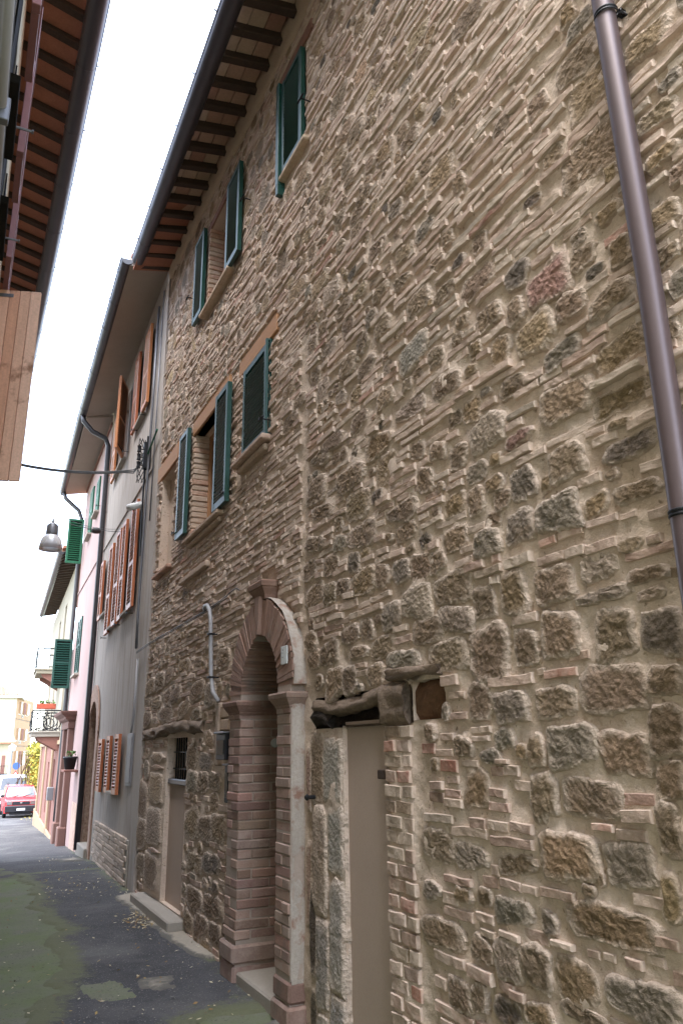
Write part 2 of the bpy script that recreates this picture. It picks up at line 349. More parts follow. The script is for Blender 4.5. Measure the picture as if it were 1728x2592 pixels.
# openings of the wall (s0, s1, z0, z1)
OPEN = {'small_window': (5.40, 6.00, 4.11, 4.99), 'mid_window': (6.72, 7.66, 3.82, 5.02), 'niche': (8.52, 9.20, 3.74, 5.0),
        'top_window_near': (4.58, 5.16, 6.44, 7.48), 'top_window_far': (6.58, 7.36, 6.42, 7.52),
        'blind_door': (3.57, 4.08, -.2, 1.80), 'old_door': (7.48, 8.27, .25, 1.80), 'portal': (4.88, 5.68, -.2, 2.10), 'beam': (3.30, 4.46, 1.79, 1.975), 'beam_hole': (3.0, 3.29, 1.80, 1.985)}
for k, h in OPEN.items(): blk(*h)
for h in ((4.60, 4.94, -.2, 2.12), (5.62, 5.97, -.2, 2.12), (5.12, 5.44, 2.6, 2.95),           # portal piers, key
          (5.15, 6.12, 4.98, 5.15), (6.40, 7.75, 5.0, 5.19), (8.36, 9.45, 5.0, 5.24),            # timber lintels
          (5.33, 6.12, 3.98, 4.12), (6.55, 7.85, 3.70, 3.83), (8.50, 9.30, 3.66, 3.76),         # sills
          (4.5, 5.28, 6.31, 6.44), (6.45, 7.5, 6.31, 6.42), (6.40, 7.5, 7.5, 7.62), (4.40, 5.3, 7.46, 7.6),
          (4.575, 4.645, 2.25, 4.6), (3.20, 3.285, .35, 1.78),                                   # mortar joints
          (6.9, 9.42, 1.79, 1.95), (7.3, 9.0, .0, .25), (4.09, 4.56, .0, 1.78), (8.29, 9.0, .25, 1.70), (6.12, 6.42, 1.25, 2.05), (3.30, 3.56, .1, 1.79), (4.46, 4.62, .0, 2.1)):
    blk(*h)
ii, jj = np.meshgrid(np.arange(NY) * RES + RY0, np.arange(NZ) * RES + RZ0, indexing='ij')
block[np.hypot(ii - 5.28, jj - 2.08) < .68] |= (jj > 2.0)[np.hypot(ii - 5.28, jj - 2.08) < .68]
TOPZ = lambda y: 7.93 + (y - 4.67) * .077
block[(jj > TOPZ(ii) - .16)] = True; block[(ii > 9.40)] = True
pieces = []
PAL = {'s': c(130, 110, 90), 'o': c(134, 112, 86), 'g': c(128, 115, 100), 'G': c(146, 136, 124), 'k': c(100, 88, 76), 'l': c(150, 132, 116), 'p': c(142, 110, 98),
       'b': c(153, 127, 112), 'r': c(150, 104, 88), 'y': c(150, 128, 102)}
def put(kind, y, z, wd, ht, cls, e=None, rot=None, prot=None, force=False):
    tint = np.array(PAL[cls]) * rng.uniform(.80, 1.16) * (1 + rng.normal(0, .016, 3))
    pc = dict(kind=kind, y=y, z=z, w=wd, h=ht, cls=cls, e=e or rng.uniform(3., 5.5), rot=rng.normal(0, .05) if rot is None else rot,
              prot=prot or (rng.uniform(.022, .05) if kind == 'stone' else rng.uniform(.016, .034)), tint=tint, seed=rng.uniform(0, 900))
    pieces.append(pc)
    a, b = cells(y - wd / 2, y + wd / 2, z - ht / 2, z + ht / 2)
    yy, zz_ = ii[a, b], jj[a, b]
    if kind == 'stone': msk = (np.abs((yy - y) / (wd / 2)) ** pc['e'] + np.abs((zz_ - z) / (ht / 2)) ** pc['e']) <= 1
    else: msk = np.ones(yy.shape, bool)
    occ[a, b] = np.maximum(occ[a, b], msk * pc['prot'] / .03)
    return pc
def free(y, z, wd, ht, mg=.008, tol=.04, e=None):
    a, b = cells(y - wd / 2 - mg, y + wd / 2 + mg, z - ht / 2 - mg, z + ht / 2 + mg)
    o, k = occ[a, b] > 0, block[a, b]
    if k.size == 0: return False
    if e:
        msk = (np.abs((ii[a, b] - y) / (wd / 2 + mg)) ** e + np.abs((jj[a, b] - z) / (ht / 2 + mg)) ** e) <= 1
        return (o & msk).sum() <= tol * msk.sum() and (k & msk).sum() <= .02 * msk.sum()
    return o.mean() <= tol and k.mean() <= .02
# stones that can be told apart in the photograph: (centre, width, height, kind) read in enlarged crops
CROPS = {(1200, 700, 2.97): [(560, 60, 310, 380, 'p'), (325, 265, 110, 250, 's'), (1040, 170, 350, 270, 's'), (1120, 560, 400, 350, 'o'), (1110, 930, 450, 300, 'o'), (1180, 1290, 420, 260, 'k'),
    (690, 940, 390, 370, 's'), (110, 1180, 250, 320, 'l'), (350, 1220, 200, 150, 'p'), (720, 1390, 260, 320, 's'), (380, 1560, 180, 280, 'k'), (230, 1680, 120, 170, 's'), (160, 1830, 110, 140, 's'),
    (640, 1780, 330, 320, 'g'), (930, 1720, 180, 200, 'o'), (1230, 1620, 370, 210, 's'), (350, 1890, 200, 290, 'g'), (110, 2010, 190, 250, 'g'), (1190, 2020, 190, 140, 's'), (30, 1700, 120, 240, 's'),
    (1120, 1110, 220, 90, 's')],
  (1200, 1400, 2.97): [(620, 240, 280, 310, 's'), (310, 310, 180, 330, 'o'), (90, 370, 150, 250, 's'), (950, 110, 290, 230, 'l'), (1330, 160, 320, 150, 's'), (960, 325, 500, 110, 'l'), (1340, 310, 230, 100, 'l'),
    (660, 620, 290, 340, 's'), (1070, 600, 300, 390, 's'), (1430, 600, 320, 340, 'k'), (120, 760, 260, 430, 's'), (400, 720, 160, 280, 's'), (60, 1120, 170, 270, 's'), (290, 1160, 210, 230, 'g'),
    (620, 1120, 300, 240, 's'), (1070, 1030, 490, 370, 's'), (1450, 960, 270, 230, 's'), (1470, 1340, 260, 400, 's'), (750, 1440, 350, 310, 'g'), (490, 1490, 110, 240, 's'), (1150, 1510, 340, 340, 's'),
    (240, 1390, 130, 170, 'g'), (140, 1525, 140, 100, 'g'), (370, 1490, 70, 110, 'o'), (1500, 1700, 190, 300, 's')],
  (700, 1400, 2.613): [(270, 870, 140, 190, 's'), (395, 850, 110, 190, 's'), (500, 840, 90, 170, 's'), (670, 810, 110, 160, 's'), (855, 715, 220, 150, 'g'), (900, 810, 280, 70, 'k'), (1140, 680, 240, 220, 's'),
    (715, 620, 150, 140, 's'), (1010, 520, 190, 170, 's'), (1200, 440, 220, 170, 'l'), (940, 320, 180, 220, 'l'), (770, 420, 120, 190, 'g'), (1170, 230, 220, 240, 's'), (1385, 340, 140, 220, 's'), (1540, 290, 100, 280, 'o'),
    (970, 100, 150, 210, 's'), (840, 120, 100, 180, 'g'), (590, 190, 150, 200, 'o'), (450, 230, 90, 120, 's'), (370, 270, 80, 150, 's'), (260, 280, 120, 140, 's'), (710, 150, 80, 170, 's'), (230, 120, 80, 150, 's'),
    (370, 80, 90, 160, 's'), (500, 540, 120, 120, 's'), (610, 510, 80, 150, 's'), (360, 660, 120, 160, 's'), (260, 710, 80, 110, 's'), (240, 580, 80, 120, 's'), (560, 660, 130, 80, 's'), (1080, 60, 100, 160, 's'),
    (1250, 1280, 120, 120, 's'), (1130, 1050, 40, 120, 'g')],
  (700, 1950, 2.613): [(1335, 120, 150, 230, 'o'), (1075, 490, 210, 200, 's'), (1300, 570, 200, 170, 'g'), (1045, 790, 110, 120, 'g'), (1250, 820, 110, 110, 'o'), (1395, 840, 100, 130, 's'),
    (1105, 1075, 270, 200, 's'), (1390, 1190, 140, 160, 's'), (1035, 1390, 180, 290, 's'), (1230, 1490, 140, 220, 's'), (1360, 1500, 80, 200, 's'), (150, 600, 1, 1, 's')],
  (1128, 1950, 2.613): [(665, 165, 160, 300, 's'), (975, 190, 370, 260, 's'), (1490, 80, 150, 140, 'g'), (1500, 390, 140, 360, 's'), (820, 560, 350, 310, 'o'), (1230, 630, 290, 300, 'g'), (490, 620, 240, 140, 's'),
    (460, 930, 230, 180, 'g'), (700, 1020, 90, 150, 'g'), (1110, 1020, 590, 270, 'o'), (1520, 850, 110, 340, 'o'), (435, 1255, 150, 260, 'l'), (630, 1300, 190, 290, 's'), (880, 1410, 250, 320, 'o'),
    (1330, 1540, 470, 300, 'g'), (640, 1610, 200, 160, 'o'), (930, 1620, 340, 130, 's'), (430, 1590, 170, 180, 'k'), (970, 790, 80, 80, 's'), (1035, 710, 50, 110, 's')],
  (700, 700, 2.613): [(910, 510, 190, 260, 'G'), (950, 180, 150, 220, 's'), (1120, 110, 140, 170, 's'), (1140, 720, 190, 210, 's'), (1390, 1060, 240, 220, 'l'), (1210, 1190, 110, 200, 's'), (990, 1350, 100, 190, 's'),
    (690, 1110, 180, 200, 'o'), (890, 880, 210, 190, 'l'), (730, 810, 110, 160, 's'), (560, 960, 120, 160, 's'), (500, 1340, 180, 210, 's'), (270, 1420, 120, 200, 's'), (310, 1560, 160, 130, 's'), (840, 1560, 210, 170, 's'),
    (580, 1710, 190, 200, 's'), (430, 1770, 90, 130, 'g'), (270, 1770, 130, 130, 's'), (1330, 1590, 150, 260, 's'), (1500, 1460, 120, 120, 'k'), (1400, 1760, 160, 220, 'g'), (380, 1100, 140, 150, 's'),
    (290, 1210, 130, 130, 's'), (100, 960, 100, 140, 's'), (160, 830, 80, 120, 's'), (90, 760, 80, 110, 's'), (710, 340, 110, 160, 's'), (600, 600, 110, 160, 's'), (480, 600, 100, 160, 's'), (1330, 490, 80, 140, 'o'),
    (150, 90, 120, 160, 'y'), (300, 60, 120, 160, 'y'), (250, 250, 100, 120, 's'), (460, 200, 110, 140, 's'), (560, 110, 100, 140, 'y'), (700, 100, 100, 140, 's'), (840, 40, 110, 130, 's')],
  (700, 0, 2.613): [(1030, 240, 90, 140, 'o'), (980, 380, 90, 120, 'o'), (990, 1520, 130, 180, 'g'), (920, 670, 80, 130, 'o'), (955, 740, 70, 110, 'o'), (730, 1010, 120, 200, 'o'), (890, 930, 120, 160, 's'),
    (500, 1190, 80, 110, 's'), (590, 1300, 90, 120, 's'), (1220, 1210, 70, 170, 'o'), (900, 1220, 90, 120, 'o'), (1000, 1110, 90, 110, 's'), (540, 1420, 90, 150, 's'), (460, 870, 110, 150, 's'), (640, 640, 100, 140, 'y'),
    (700, 500, 90, 130, 's'), (870, 560, 90, 120, 'g'), (1210, 1740, 90, 110, 'k'), (1080, 1740, 90, 110, 's'), (720, 700, 90, 110, 's'), (330, 1250, 80, 160, 'y'), (180, 1180, 90, 150, 'y'), (420, 1050, 90, 130, 'y')],
  (1200, 0, 2.97): [(1310, 330, 360, 330, 'o'), (1370, 890, 350, 240, 's'), (1430, 1180, 280, 210, 'o'), (1440, 1620, 220, 270, 'o'), (720, 120, 110, 240, 'o'), (1050, 1320, 100, 200, 'o'), (1020, 1610, 210, 200, 'o'),
    (1120, 1900, 160, 280, 'o'), (1460, 1930, 200, 200, 's'), (1480, 620, 200, 200, 'g'), (1250, 60, 200, 140, 's')],
  (300, 1350, 2.851): [(310, 1065, 70, 130, 's'), (240, 1110, 70, 110, 's'), (370, 1030, 60, 110, 's'), (215, 1210, 60, 90, 's'), (280, 1220, 80, 90, 's'), (365, 1180, 60, 110, 's'), (425, 1170, 70, 110, 's'),
    (345, 1300, 120, 110, 's'), (480, 1270, 80, 110, 's'), (220, 1340, 60, 100, 's'), (580, 1140, 100, 140, 'o'), (770, 900, 90, 150, 's'), (570, 1310, 80, 80, 's'), (480, 960, 90, 100, 'o'), (590, 930, 80, 70, 's'),
    (540, 1620, 80, 190, 'o'), (640, 1650, 120, 110, 'g'), (540, 1790, 80, 150, 'g'), (620, 1800, 80, 150, 's'), (700, 1790, 80, 130, 's')],
  (250, 1950, 2.613): [(620, 80, 90, 160, 's'), (710, 90, 90, 160, 's'), (790, 70, 90, 140, 's'), (620, 350, 90, 200, 'o'), (710, 380, 100, 160, 's'), (800, 390, 90, 190, 's'), (640, 610, 110, 130, 's'), (750, 620, 130, 140, 'k'),
    (640, 850, 110, 170, 's'), (760, 900, 130, 150, 's'), (600, 990, 60, 130, 's'), (690, 1020, 90, 140, 's'), (780, 1080, 80, 140, 's'), (295, 200, 60, 250, 's'), (290, 420, 60, 200, 's'), (290, 620, 60, 150, 's'),
    (730, 990, 50, 70, 'l')]}
for (X0, Y0, S), L in CROPS.items():
    for (cx, cy, ww, hh, cl) in L:
        if ww < 5: continue
        u, v = X0 + cx / S, Y0 + cy / S
        y, z = wp(u, v); y1 = wp(u - ww / 2 / S, v)[0]; y2 = wp(u + ww / 2 / S, v)[0]; z1 = wp(u, v - hh / 2 / S)[1]; z2 = wp(u, v + hh / 2 / S)[1]
        # the box round a slanted stone is taller than the stone itself
        slope = abs(wp(u, v)[1] - wp(u + ww / 2 / S, v)[1]) * 2
        ht = max((z1 - z2) - .5 * slope, .62 * (z1 - z2)) if v < 1500 else (z1 - z2) - .15 * slope
        wd = abs(y1 - y2)
        a, b = cells(y - wd * .3, y + wd * .3, z - ht * .3, z + ht * .3)
        if block[a, b].mean() > .3 or (occ[a, b] > 0).mean() > .35: continue
        put('stone', y, z, wd * 1.06, ht * 1.04, cl, prot=rng.uniform(.016, .029))
BR = {(1200, 1400, 2.97): [(350, 60, 200, 85, 'l'), (590, 40, 200, 70, 'b'), (390, 500, 200, 80, 'b'), (290, 960, 340, 85, 'b'), (665, 905, 250, 72, 'r'), (510, 890, 55, 60, 'b'), (70, 1392, 130, 45, 'b'), (30, 1330, 60, 55, 'b'),
    (110, 1325, 80, 55, 'b'), (230, 1570, 90, 40, 'b'), (80, 1640, 110, 70, 'b'), (190, 1640, 100, 75, 'b'), (300, 1640, 110, 85, 'b')],
  (1128, 1950, 2.613): [(1290, 190, 210, 85, 'b'), (1290, 305, 210, 95, 'b'), (360, 150, 110, 60, 'b'), (370, 240, 130, 65, 'b'), (520, 100, 110, 75, 'b'), (230, 350, 100, 75, 'b'), (370, 370, 140, 70, 'b'), (520, 375, 150, 70, 'b'),
    (170, 410, 240, 70, 'b'), (460, 475, 280, 70, 'b'), (450, 755, 140, 65, 'b'), (580, 790, 90, 60, 'b'), (760, 820, 220, 70, 'b'), (1060, 375, 150, 55, 'r'), (1240, 430, 200, 80, 'b'), (60, 60, 80, 55, 'b'), (60, 150, 110, 55, 'b'),
    (70, 220, 120, 60, 'b'), (100, 730, 190, 55, 'b'), (310, 740, 110, 80, 'b'), (100, 950, 190, 70, 'b'), (280, 975, 110, 65, 'b'), (450, 1090, 130, 45, 'b'), (300, 1075, 90, 55, 'b'), (250, 1345, 170, 90, 'b'), (420, 1430, 100, 75, 'b'),
    (500, 1490, 90, 65, 'b'), (790, 1150, 130, 45, 'b'), (990, 1215, 80, 60, 'b'), (1100, 1235, 90, 60, 'b'), (1270, 1270, 110, 70, 'b'), (1400, 1270, 130, 70, 'b'), (1490, 1150, 150, 80, 'b')],
  (700, 1950, 2.613): [(975, 80, 100, 55, 'b'), (1080, 95, 90, 60, 'b'), (1190, 75, 80, 55, 'b'), (1190, 155, 110, 55, 'b'), (1190, 230, 110, 60, 'b'), (1005, 205, 190, 60, 'g'), (945, 275, 80, 55, 'g'), (1085, 315, 190, 60, 'g'),
    (1000, 370, 110, 55, 'b'), (1010, 665, 130, 60, 'r'), (1225, 715, 190, 55, 'b'), (1430, 730, 110, 70, 'b'), (1020, 880, 90, 45, 'b'), (1000, 950, 110, 40, 'b'), (1130, 1240, 150, 75, 'b'), (1230, 1280, 70, 75, 'b'),
    (1340, 1320, 190, 75, 'b'), (1060, 1590, 250, 60, 'b')],
  (700, 1400, 2.613): [(960, 1150, 180, 75, 'b'), (960, 1210, 170, 60, 'b'), (920, 1310, 100, 75, 'b'), (1015, 1290, 90, 75, 'r'), (965, 1385, 150, 55, 'g'), (950, 1450, 130, 55, 'b'), (1160, 1410, 110, 85, 'r'), (1190, 1515, 80, 65, 'b'),
    (980, 1530, 90, 55, 'b'), (1080, 1540, 90, 55, 'b'), (1310, 1170, 110, 55, 'b'), (1410, 1165, 80, 55, 'b'), (1370, 1225, 110, 45, 'b'), (1145, 1220, 90, 55, 'b'), (1165, 840, 110, 75, 'b'), (1490, 870, 150, 75, 'b'),
    (480, 345, 130, 55, 'b'), (390, 490, 120, 45, 'b'), (450, 455, 90, 38, 'b'), (400, 425, 100, 40, 'b'), (830, 500, 90, 45, 'b'), (700, 290, 130, 38, 'b')],
  (1200, 700, 2.97): [(985, 1840, 250, 65, 'b'), (1180, 1805, 130, 55, 'b'), (740, 1930, 190, 65, 'r'), (580, 2000, 120, 65, 'r')]}
for (X0, Y0, S), L in BR.items():
    for (cx, cy, ww, hh, cl) in L:
        u, v = X0 + cx / S, Y0 + cy / S; y, z = wp(u, v); wd = abs(wp(u - ww / 2 / S, v)[0] - wp(u + ww / 2 / S, v)[0]); ht = abs(wp(u, v - hh / 2 / S)[1] - wp(u, v + hh / 2 / S)[1])
        a, b = cells(y - wd * .3, y + wd * .3, z - ht * .3, z + ht * .3)
        if block[a, b].mean() > .3 or (occ[a, b] > 0).mean() > .5: continue
        put('brick', y, z, wd * .97, ht * .95, cl, rot=rng.normal(0, .02), prot=rng.uniform(.014, .03))
# the large stones of the lower wall still leave gaps: fill by zone
def zone(y, z):
    """share of stones, their mean size"""
    if y > 4.65:
        if z < 2.2: return .85, .2, 's'
        if z > 5.4 and (y > 8. or z > 6.2): return .42, .20, 'y'
        if z > 5.2: return .10, .16, 'y'
        if y > 8.3: return .08, .14, 's'
        return .012, .12, 's'
    if z < 2.3: return .75, .21, 's'
    if y < 1.75: return .8, .30, 'o'
    if z < 3.6: return .62, .17, 's'
    if y > 3.1: return (.24 if z < 6.2 else .13), .15, 's'
    return .05, .15, 's'
for it in range(16000):
    y = rng.uniform(1.0, 9.4); z = rng.uniform(-.05, 8.2)
    f, sz, cl = zone(y, z)
    if rng.random() > f: continue
    k = sz * rng.uniform(.55, 1.45) * (1 if it < 7000 else .62); wd = k * rng.uniform(.85, 1.45); ht = k * rng.uniform(.6, 1.0)
    e = rng.uniform(2.8, 5)
    if not free(y, z, wd, ht, .006, .01, e): continue
    if cl == 's': cl = rng.choice(['s', 's', 's', 'g', 'o', 'l', 'k', 's', 'y'])
    elif cl == 'y': cl = rng.choice(['y', 'y', 'o', 'l', 'g', 's'])
    else: cl = rng.choice(['o', 's', 'y', 'g'])
    put('stone', y, z, wd, ht, cl, e=e, prot=rng.uniform(.015, .027) if z < 3. else rng.uniform(.012, .023))
# brick courses
z = -.06; k = 0; ph0 = 1.7
while z < 8.3:
    pitch = rng.uniform(.038, .046) if z > 1.6 else rng.uniform(.044, .054); ht0 = pitch - rng.uniform(.005, .010)
    ph, am = ph0 + z * .5 + rng.normal(0, .12), .011
    y = 1.0 + rng.uniform(0, .2)
    while y < 9.42:
        wd = rng.choice([.27, .28, .24, .14, .20, .13, .29]) * rng.uniform(.9, 1.06)
        yc = y + wd / 2; zc = z + am * math.sin(yc * .9 + ph) + rng.normal(0, .0025)
        skip = .03 if (yc > 4.65 and z > 2.2) else (.05 if z > 2.3 else .10)
        if rng.random() < skip: y += wd; continue
        ok = False
        for w2 in (wd, wd * .7, wd * .45):
            if free(y + w2 / 2, zc, w2, ht0, .001, .10):
                ok = True; break
        if ok:
            red = rng.random()
            put('brick', y + w2 / 2, zc, w2, ht0 * rng.uniform(.85, 1.08), 'r' if red < .05 else ('s' if red < .15 else ('g' if red < .24 else 'b')), rot=rng.normal(0, .012),
                prot=(rng.uniform(.012, .027) if z > 2.3 else rng.uniform(.009, .021)) * (1.3 if rng.random() < .12 else 1))
            y += w2 + rng.uniform(.004, .015)
        else: y += .045
    z += pitch
# small packing stones
for it in range(9000):
    y = rng.uniform(1.0, 9.4); z = rng.uniform(-.05, 8.2); k = rng.uniform(.035, .09); wd, ht = k * rng.uniform(.9, 1.8), k * rng.uniform(.6, 1)
    if free(y, z, wd, ht, .008, .0, 3.): put('stone', y, z, wd, ht, rng.choice(['s', 'l', 'b', 'g', 'y']), e=rng.uniform(2.2, 4), prot=rng.uniform(.015, .03))

# jamb of the blind door: tall worn stones on the left, reddish bricks on the right
PAL['w'] = c(160, 149, 139)
for (y, z, wd, ht, cl, pr) in ((4.21, 1.55, .25, .38, 'w', .03), (4.43, 1.56, .18, .42, 's', .02), (4.18, 1.17, .19, .37, 'w', .03), (4.38, 1.06, .20, .58, 'l', .05), (4.17, .70, .18, .56, 'w', .04), (4.35, .52, .18, .48, 'w', .05), (4.49, .66, .10, .5, 'k', .03),
                               (4.17, .26, .18, .30, 'w', .04), (4.34, .16, .18, .24, 'w', .05), (4.48, .22, .1, .3, 'k', .03), (4.56, .9, .07, .5, 'b', .02), (4.56, 1.5, .07, .4, 'b', .02)):
    put('stone', y, z, wd, ht, cl, e=10, rot=0., prot=pr * .6)['amp'] = .006
z = .16; k = 0
while z < 1.76:
    for (a, b) in (((3.565, 3.46), (3.45, 3.31)) if k % 2 else ((3.565, 3.40), (3.39, 3.30))):
        put('brick', (a + b) / 2, z + .03, a - b - rng.uniform(0, .02), .055, rng.choice(['s', 's', 'b', 'b', 'r']), rot=rng.normal(0, .02), prot=rng.uniform(.016, .028))
    z += .071; k += 1
# dressed blocks left of the old door
for (a, b, z0, z1, cl) in ((8.31, 8.95, 1.55, 1.66, 'y'), (8.31, 8.9, 1.47, 1.535, 'b'), (8.31, 8.95, 1.13, 1.455, 'y'), (8.31, 8.98, .72, 1.105, 'l'), (8.31, 8.85, .66, .71, 'b'), (8.31, 8.98, .30, .65, 's')):
    put('stone', (a + b) / 2, (z0 + z1) / 2, b - a, z1 - z0, cl, e=9, rot=0., prot=.034)['amp'] = .005

def blur(a, r):
    for ax in (0, 1):
        cs = np.cumsum(np.pad(a, [(r + 1, r) if i == ax else (0, 0) for i in (0, 1)], mode='edge'), axis=ax)
        a = (np.take(cs, range(2 * r + 1, cs.shape[ax]), ax) - np.take(cs, range(0, cs.shape[ax] - 2 * r - 1), ax)) / (2 * r + 1)
    return a
B1 = blur(blur(occ.astype(float), 2), 2); B2 = blur(blur(occ.astype(float), 5), 5)
def samp(A, y, z):
    fy = np.clip((y - RY0) / RES, 0, NY - 1.01); fz = np.clip((z - RZ0) / RES, 0, NZ - 1.01); i = fy.astype(int); j = fz.astype(int); a = fy - i; b = fz - j
    return A[i, j] * (1 - a) * (1 - b) + A[i + 1, j] * a * (1 - b) + A[i, j + 1] * (1 - a) * b + A[i + 1, j + 1] * a * b
yl = [.95]
while yl[-1] < 9.42: yl.append(yl[-1] + max(.008, .0042 * yl[-1]))
zl = [-.1]
while zl[-1] < 8.45: zl.append(zl[-1] + (.010 if zl[-1] < 2.6 else (.013 if zl[-1] < 4.5 else .018)))
yl = np.array(yl); zl = np.array(zl)
HR = [(5.40, 6.00, 4.11, 4.99), (6.72, 7.66, 3.82, 5.02), (8.52, 9.20, 3.74, 5.0), (4.58, 5.16, 6.44, 7.48), (6.58, 7.36, 6.42, 7.52), (3.56, 4.08, -.2, 1.80), (7.48, 8.27, .25, 1.80), (4.88, 5.68, -.2, 2.10), (3.30, 4.46, 1.79, 1.975), (3.0, 3.29, 1.80, 1.985)]
for h in HR:
    for L, a, b in ((yl, h[0], h[1]), (zl, h[2], h[3])):
        for q in (a, b): L[np.argmin(abs(L - q))] = q
Yw, Zw = np.meshgrid(yl, zl, indexing='ij')
nz3 = np.stack([Yw, Zw, 0 * Yw], -1)
Dm = -.006 + .013 * samp(B1, Yw, Zw) + .012 * samp(B2, Yw, Zw) + .008 * fbm(nz3 * 5, 3) + .0035 * fbm(nz3 * 28, 3)
Pm = np.stack([2. - Dm, Yw, np.minimum(Zw, TOPZ(Yw) + .05)], -1)
yc_, zc_ = (Yw[:-1, :-1] + Yw[1:, 1:]) / 2, (Zw[:-1, :-1] + Zw[1:, 1:]) / 2
keep = zc_ < TOPZ(yc_) + .04
for h in HR: keep &= ~((yc_ > h[0]) & (yc_ < h[1]) & (zc_ > h[2]) & (zc_ < h[3]))
keep &= ~((np.hypot(yc_ - 5.28, zc_ - 2.08) < .55) & (zc_ > 2.05))
I = np.arange(Yw.size).reshape(Yw.shape)
Q = np.stack([I[:-1, :-1], I[1:, :-1], I[1:, 1:], I[:-1, 1:]], -1)[keep]
me = bpy.data.meshes.new('wall'); me.vertices.add(Yw.size); me.vertices.foreach_set('co', Pm.astype(np.float32).ravel())
me.loops.add(Q.size); me.loops.foreach_set('vertex_index', Q.ravel().astype(np.int32)); me.polygons.add(len(Q))
me.polygons.foreach_set('loop_start', np.arange(0, Q.size, 4, dtype=np.int32)); me.polygons.foreach_set('use_smooth', np.ones(len(Q), bool)); me.update(calc_edges=True); me.validate()
me.materials.append(M['mortar'])
wall_o = bpy.data.objects.new('wall', me); COL.objects.link(wall_o); wall_o.parent = SH; wall_o.location = -Vector(SH.location)

def stone_geo(g, pc, n, rings, amp):
    th = np.linspace(0, 2 * math.pi, n, endpoint=False); e = pc['e']; a, b = pc['w'] / 2, pc['h'] / 2
    sd = pc['seed']; rs = np.random.default_rng(int(sd * 1000))
    if e > 8: r = (np.abs(np.cos(th) / a) ** e + np.abs(np.sin(th) / b) ** e) ** (-1 / e)
    else:
        r = np.full(n, 9.)
        for k in range(4):
            ph = k * math.pi / 2 + rs.normal(0, .13); dd = (a if k % 2 == 0 else b) * rs.uniform(.97, 1.10); cs = np.cos(th - ph)
            r = np.minimum(r, np.where(cs > .05, dd / np.maximum(cs, .05), 9.))
        for k in range(int(rs.integers(2, 5))):
            ph = (k + .5) * math.pi / 2 + rs.normal(0, .25); rc = (np.abs(np.cos(ph) / a) ** 9 + np.abs(np.sin(ph) / b) ** 9) ** (-1 / 9)
            pa = math.atan2(math.sin(ph) * a, math.cos(ph) * b); dd = (a * abs(math.cos(pa)) + b * abs(math.sin(pa))) * rs.uniform(.80, 1.02); cs = np.cos(th - pa)
            r = np.minimum(r, np.where(cs > .05, dd / np.maximum(cs, .05), 9.))
        rs_ = np.concatenate([r[-1:], r, r[:1]]); r = .2 * rs_[:-2] + .6 * rs_[1:-1] + .2 * rs_[2:]
    r = r * (1 + .06 * vnoise(np.stack([np.cos(th) * 1.6 + sd, np.sin(th) * 1.6, 0 * th], -1)) + .05 * vnoise(np.stack([np.cos(th) * 5 + sd, np.sin(th) * 5, 0 * th + 4], -1)))
    ts = np.concatenate([np.linspace(.12, .9, rings), [.97, 1.03, 1.06]])
    T, TH = np.meshgrid(ts, th, indexing='ij'); Rr = r[None] * T
    y = Rr * np.cos(TH); z = Rr * np.sin(TH)
    prof = np.interp(ts, [0, .5, .84, .92, .975, 1.03, 1.06], [1, .98, .93, .84, .62, -.1, -1.2])[:, None]
    q = np.stack([y * 1. + sd, z, 0 * y + sd * .3], -1)
    rough = pc.get('amp', amp) * (.34 * fbm(q * 8, 2) + .42 * fbm(q * 26, 2) + .40 * vnoise(q * 75)) * np.clip((1.04 - T) * 6, 0, 1)
    d = pc['prot'] * prof + rough * (T < 1.0)
    lat = .006 * fbm(q * 30 + 5, 2)
    cr, sr = math.cos(pc['rot']), math.sin(pc['rot']); yy = y * cr - z * sr + lat; zz = y * sr + z * cr + lat
    P = np.stack([2. - d, pc['y'] + yy, pc['z'] + zz], -1)
    al = np.interp(T, [0, .6, 1.06], [.0, .25, 1.0]); tn = np.concatenate([np.broadcast_to(pc['tint'], (*T.shape, 3)), al[..., None]], -1)
    base = g.n; g.grid(P, np.ascontiguousarray(tn), close=True)
    cd = pc['prot'] + amp * .4 * float(vnoise(np.array([sd, 2., 3.])))
    g.add([(2. - cd, pc['y'], pc['z'])], [], np.append(pc['tint'], 0)); ci = g.n - 1
    g.f += [(ci, base + (i + 1) % n, base + i) for i in range(n)]
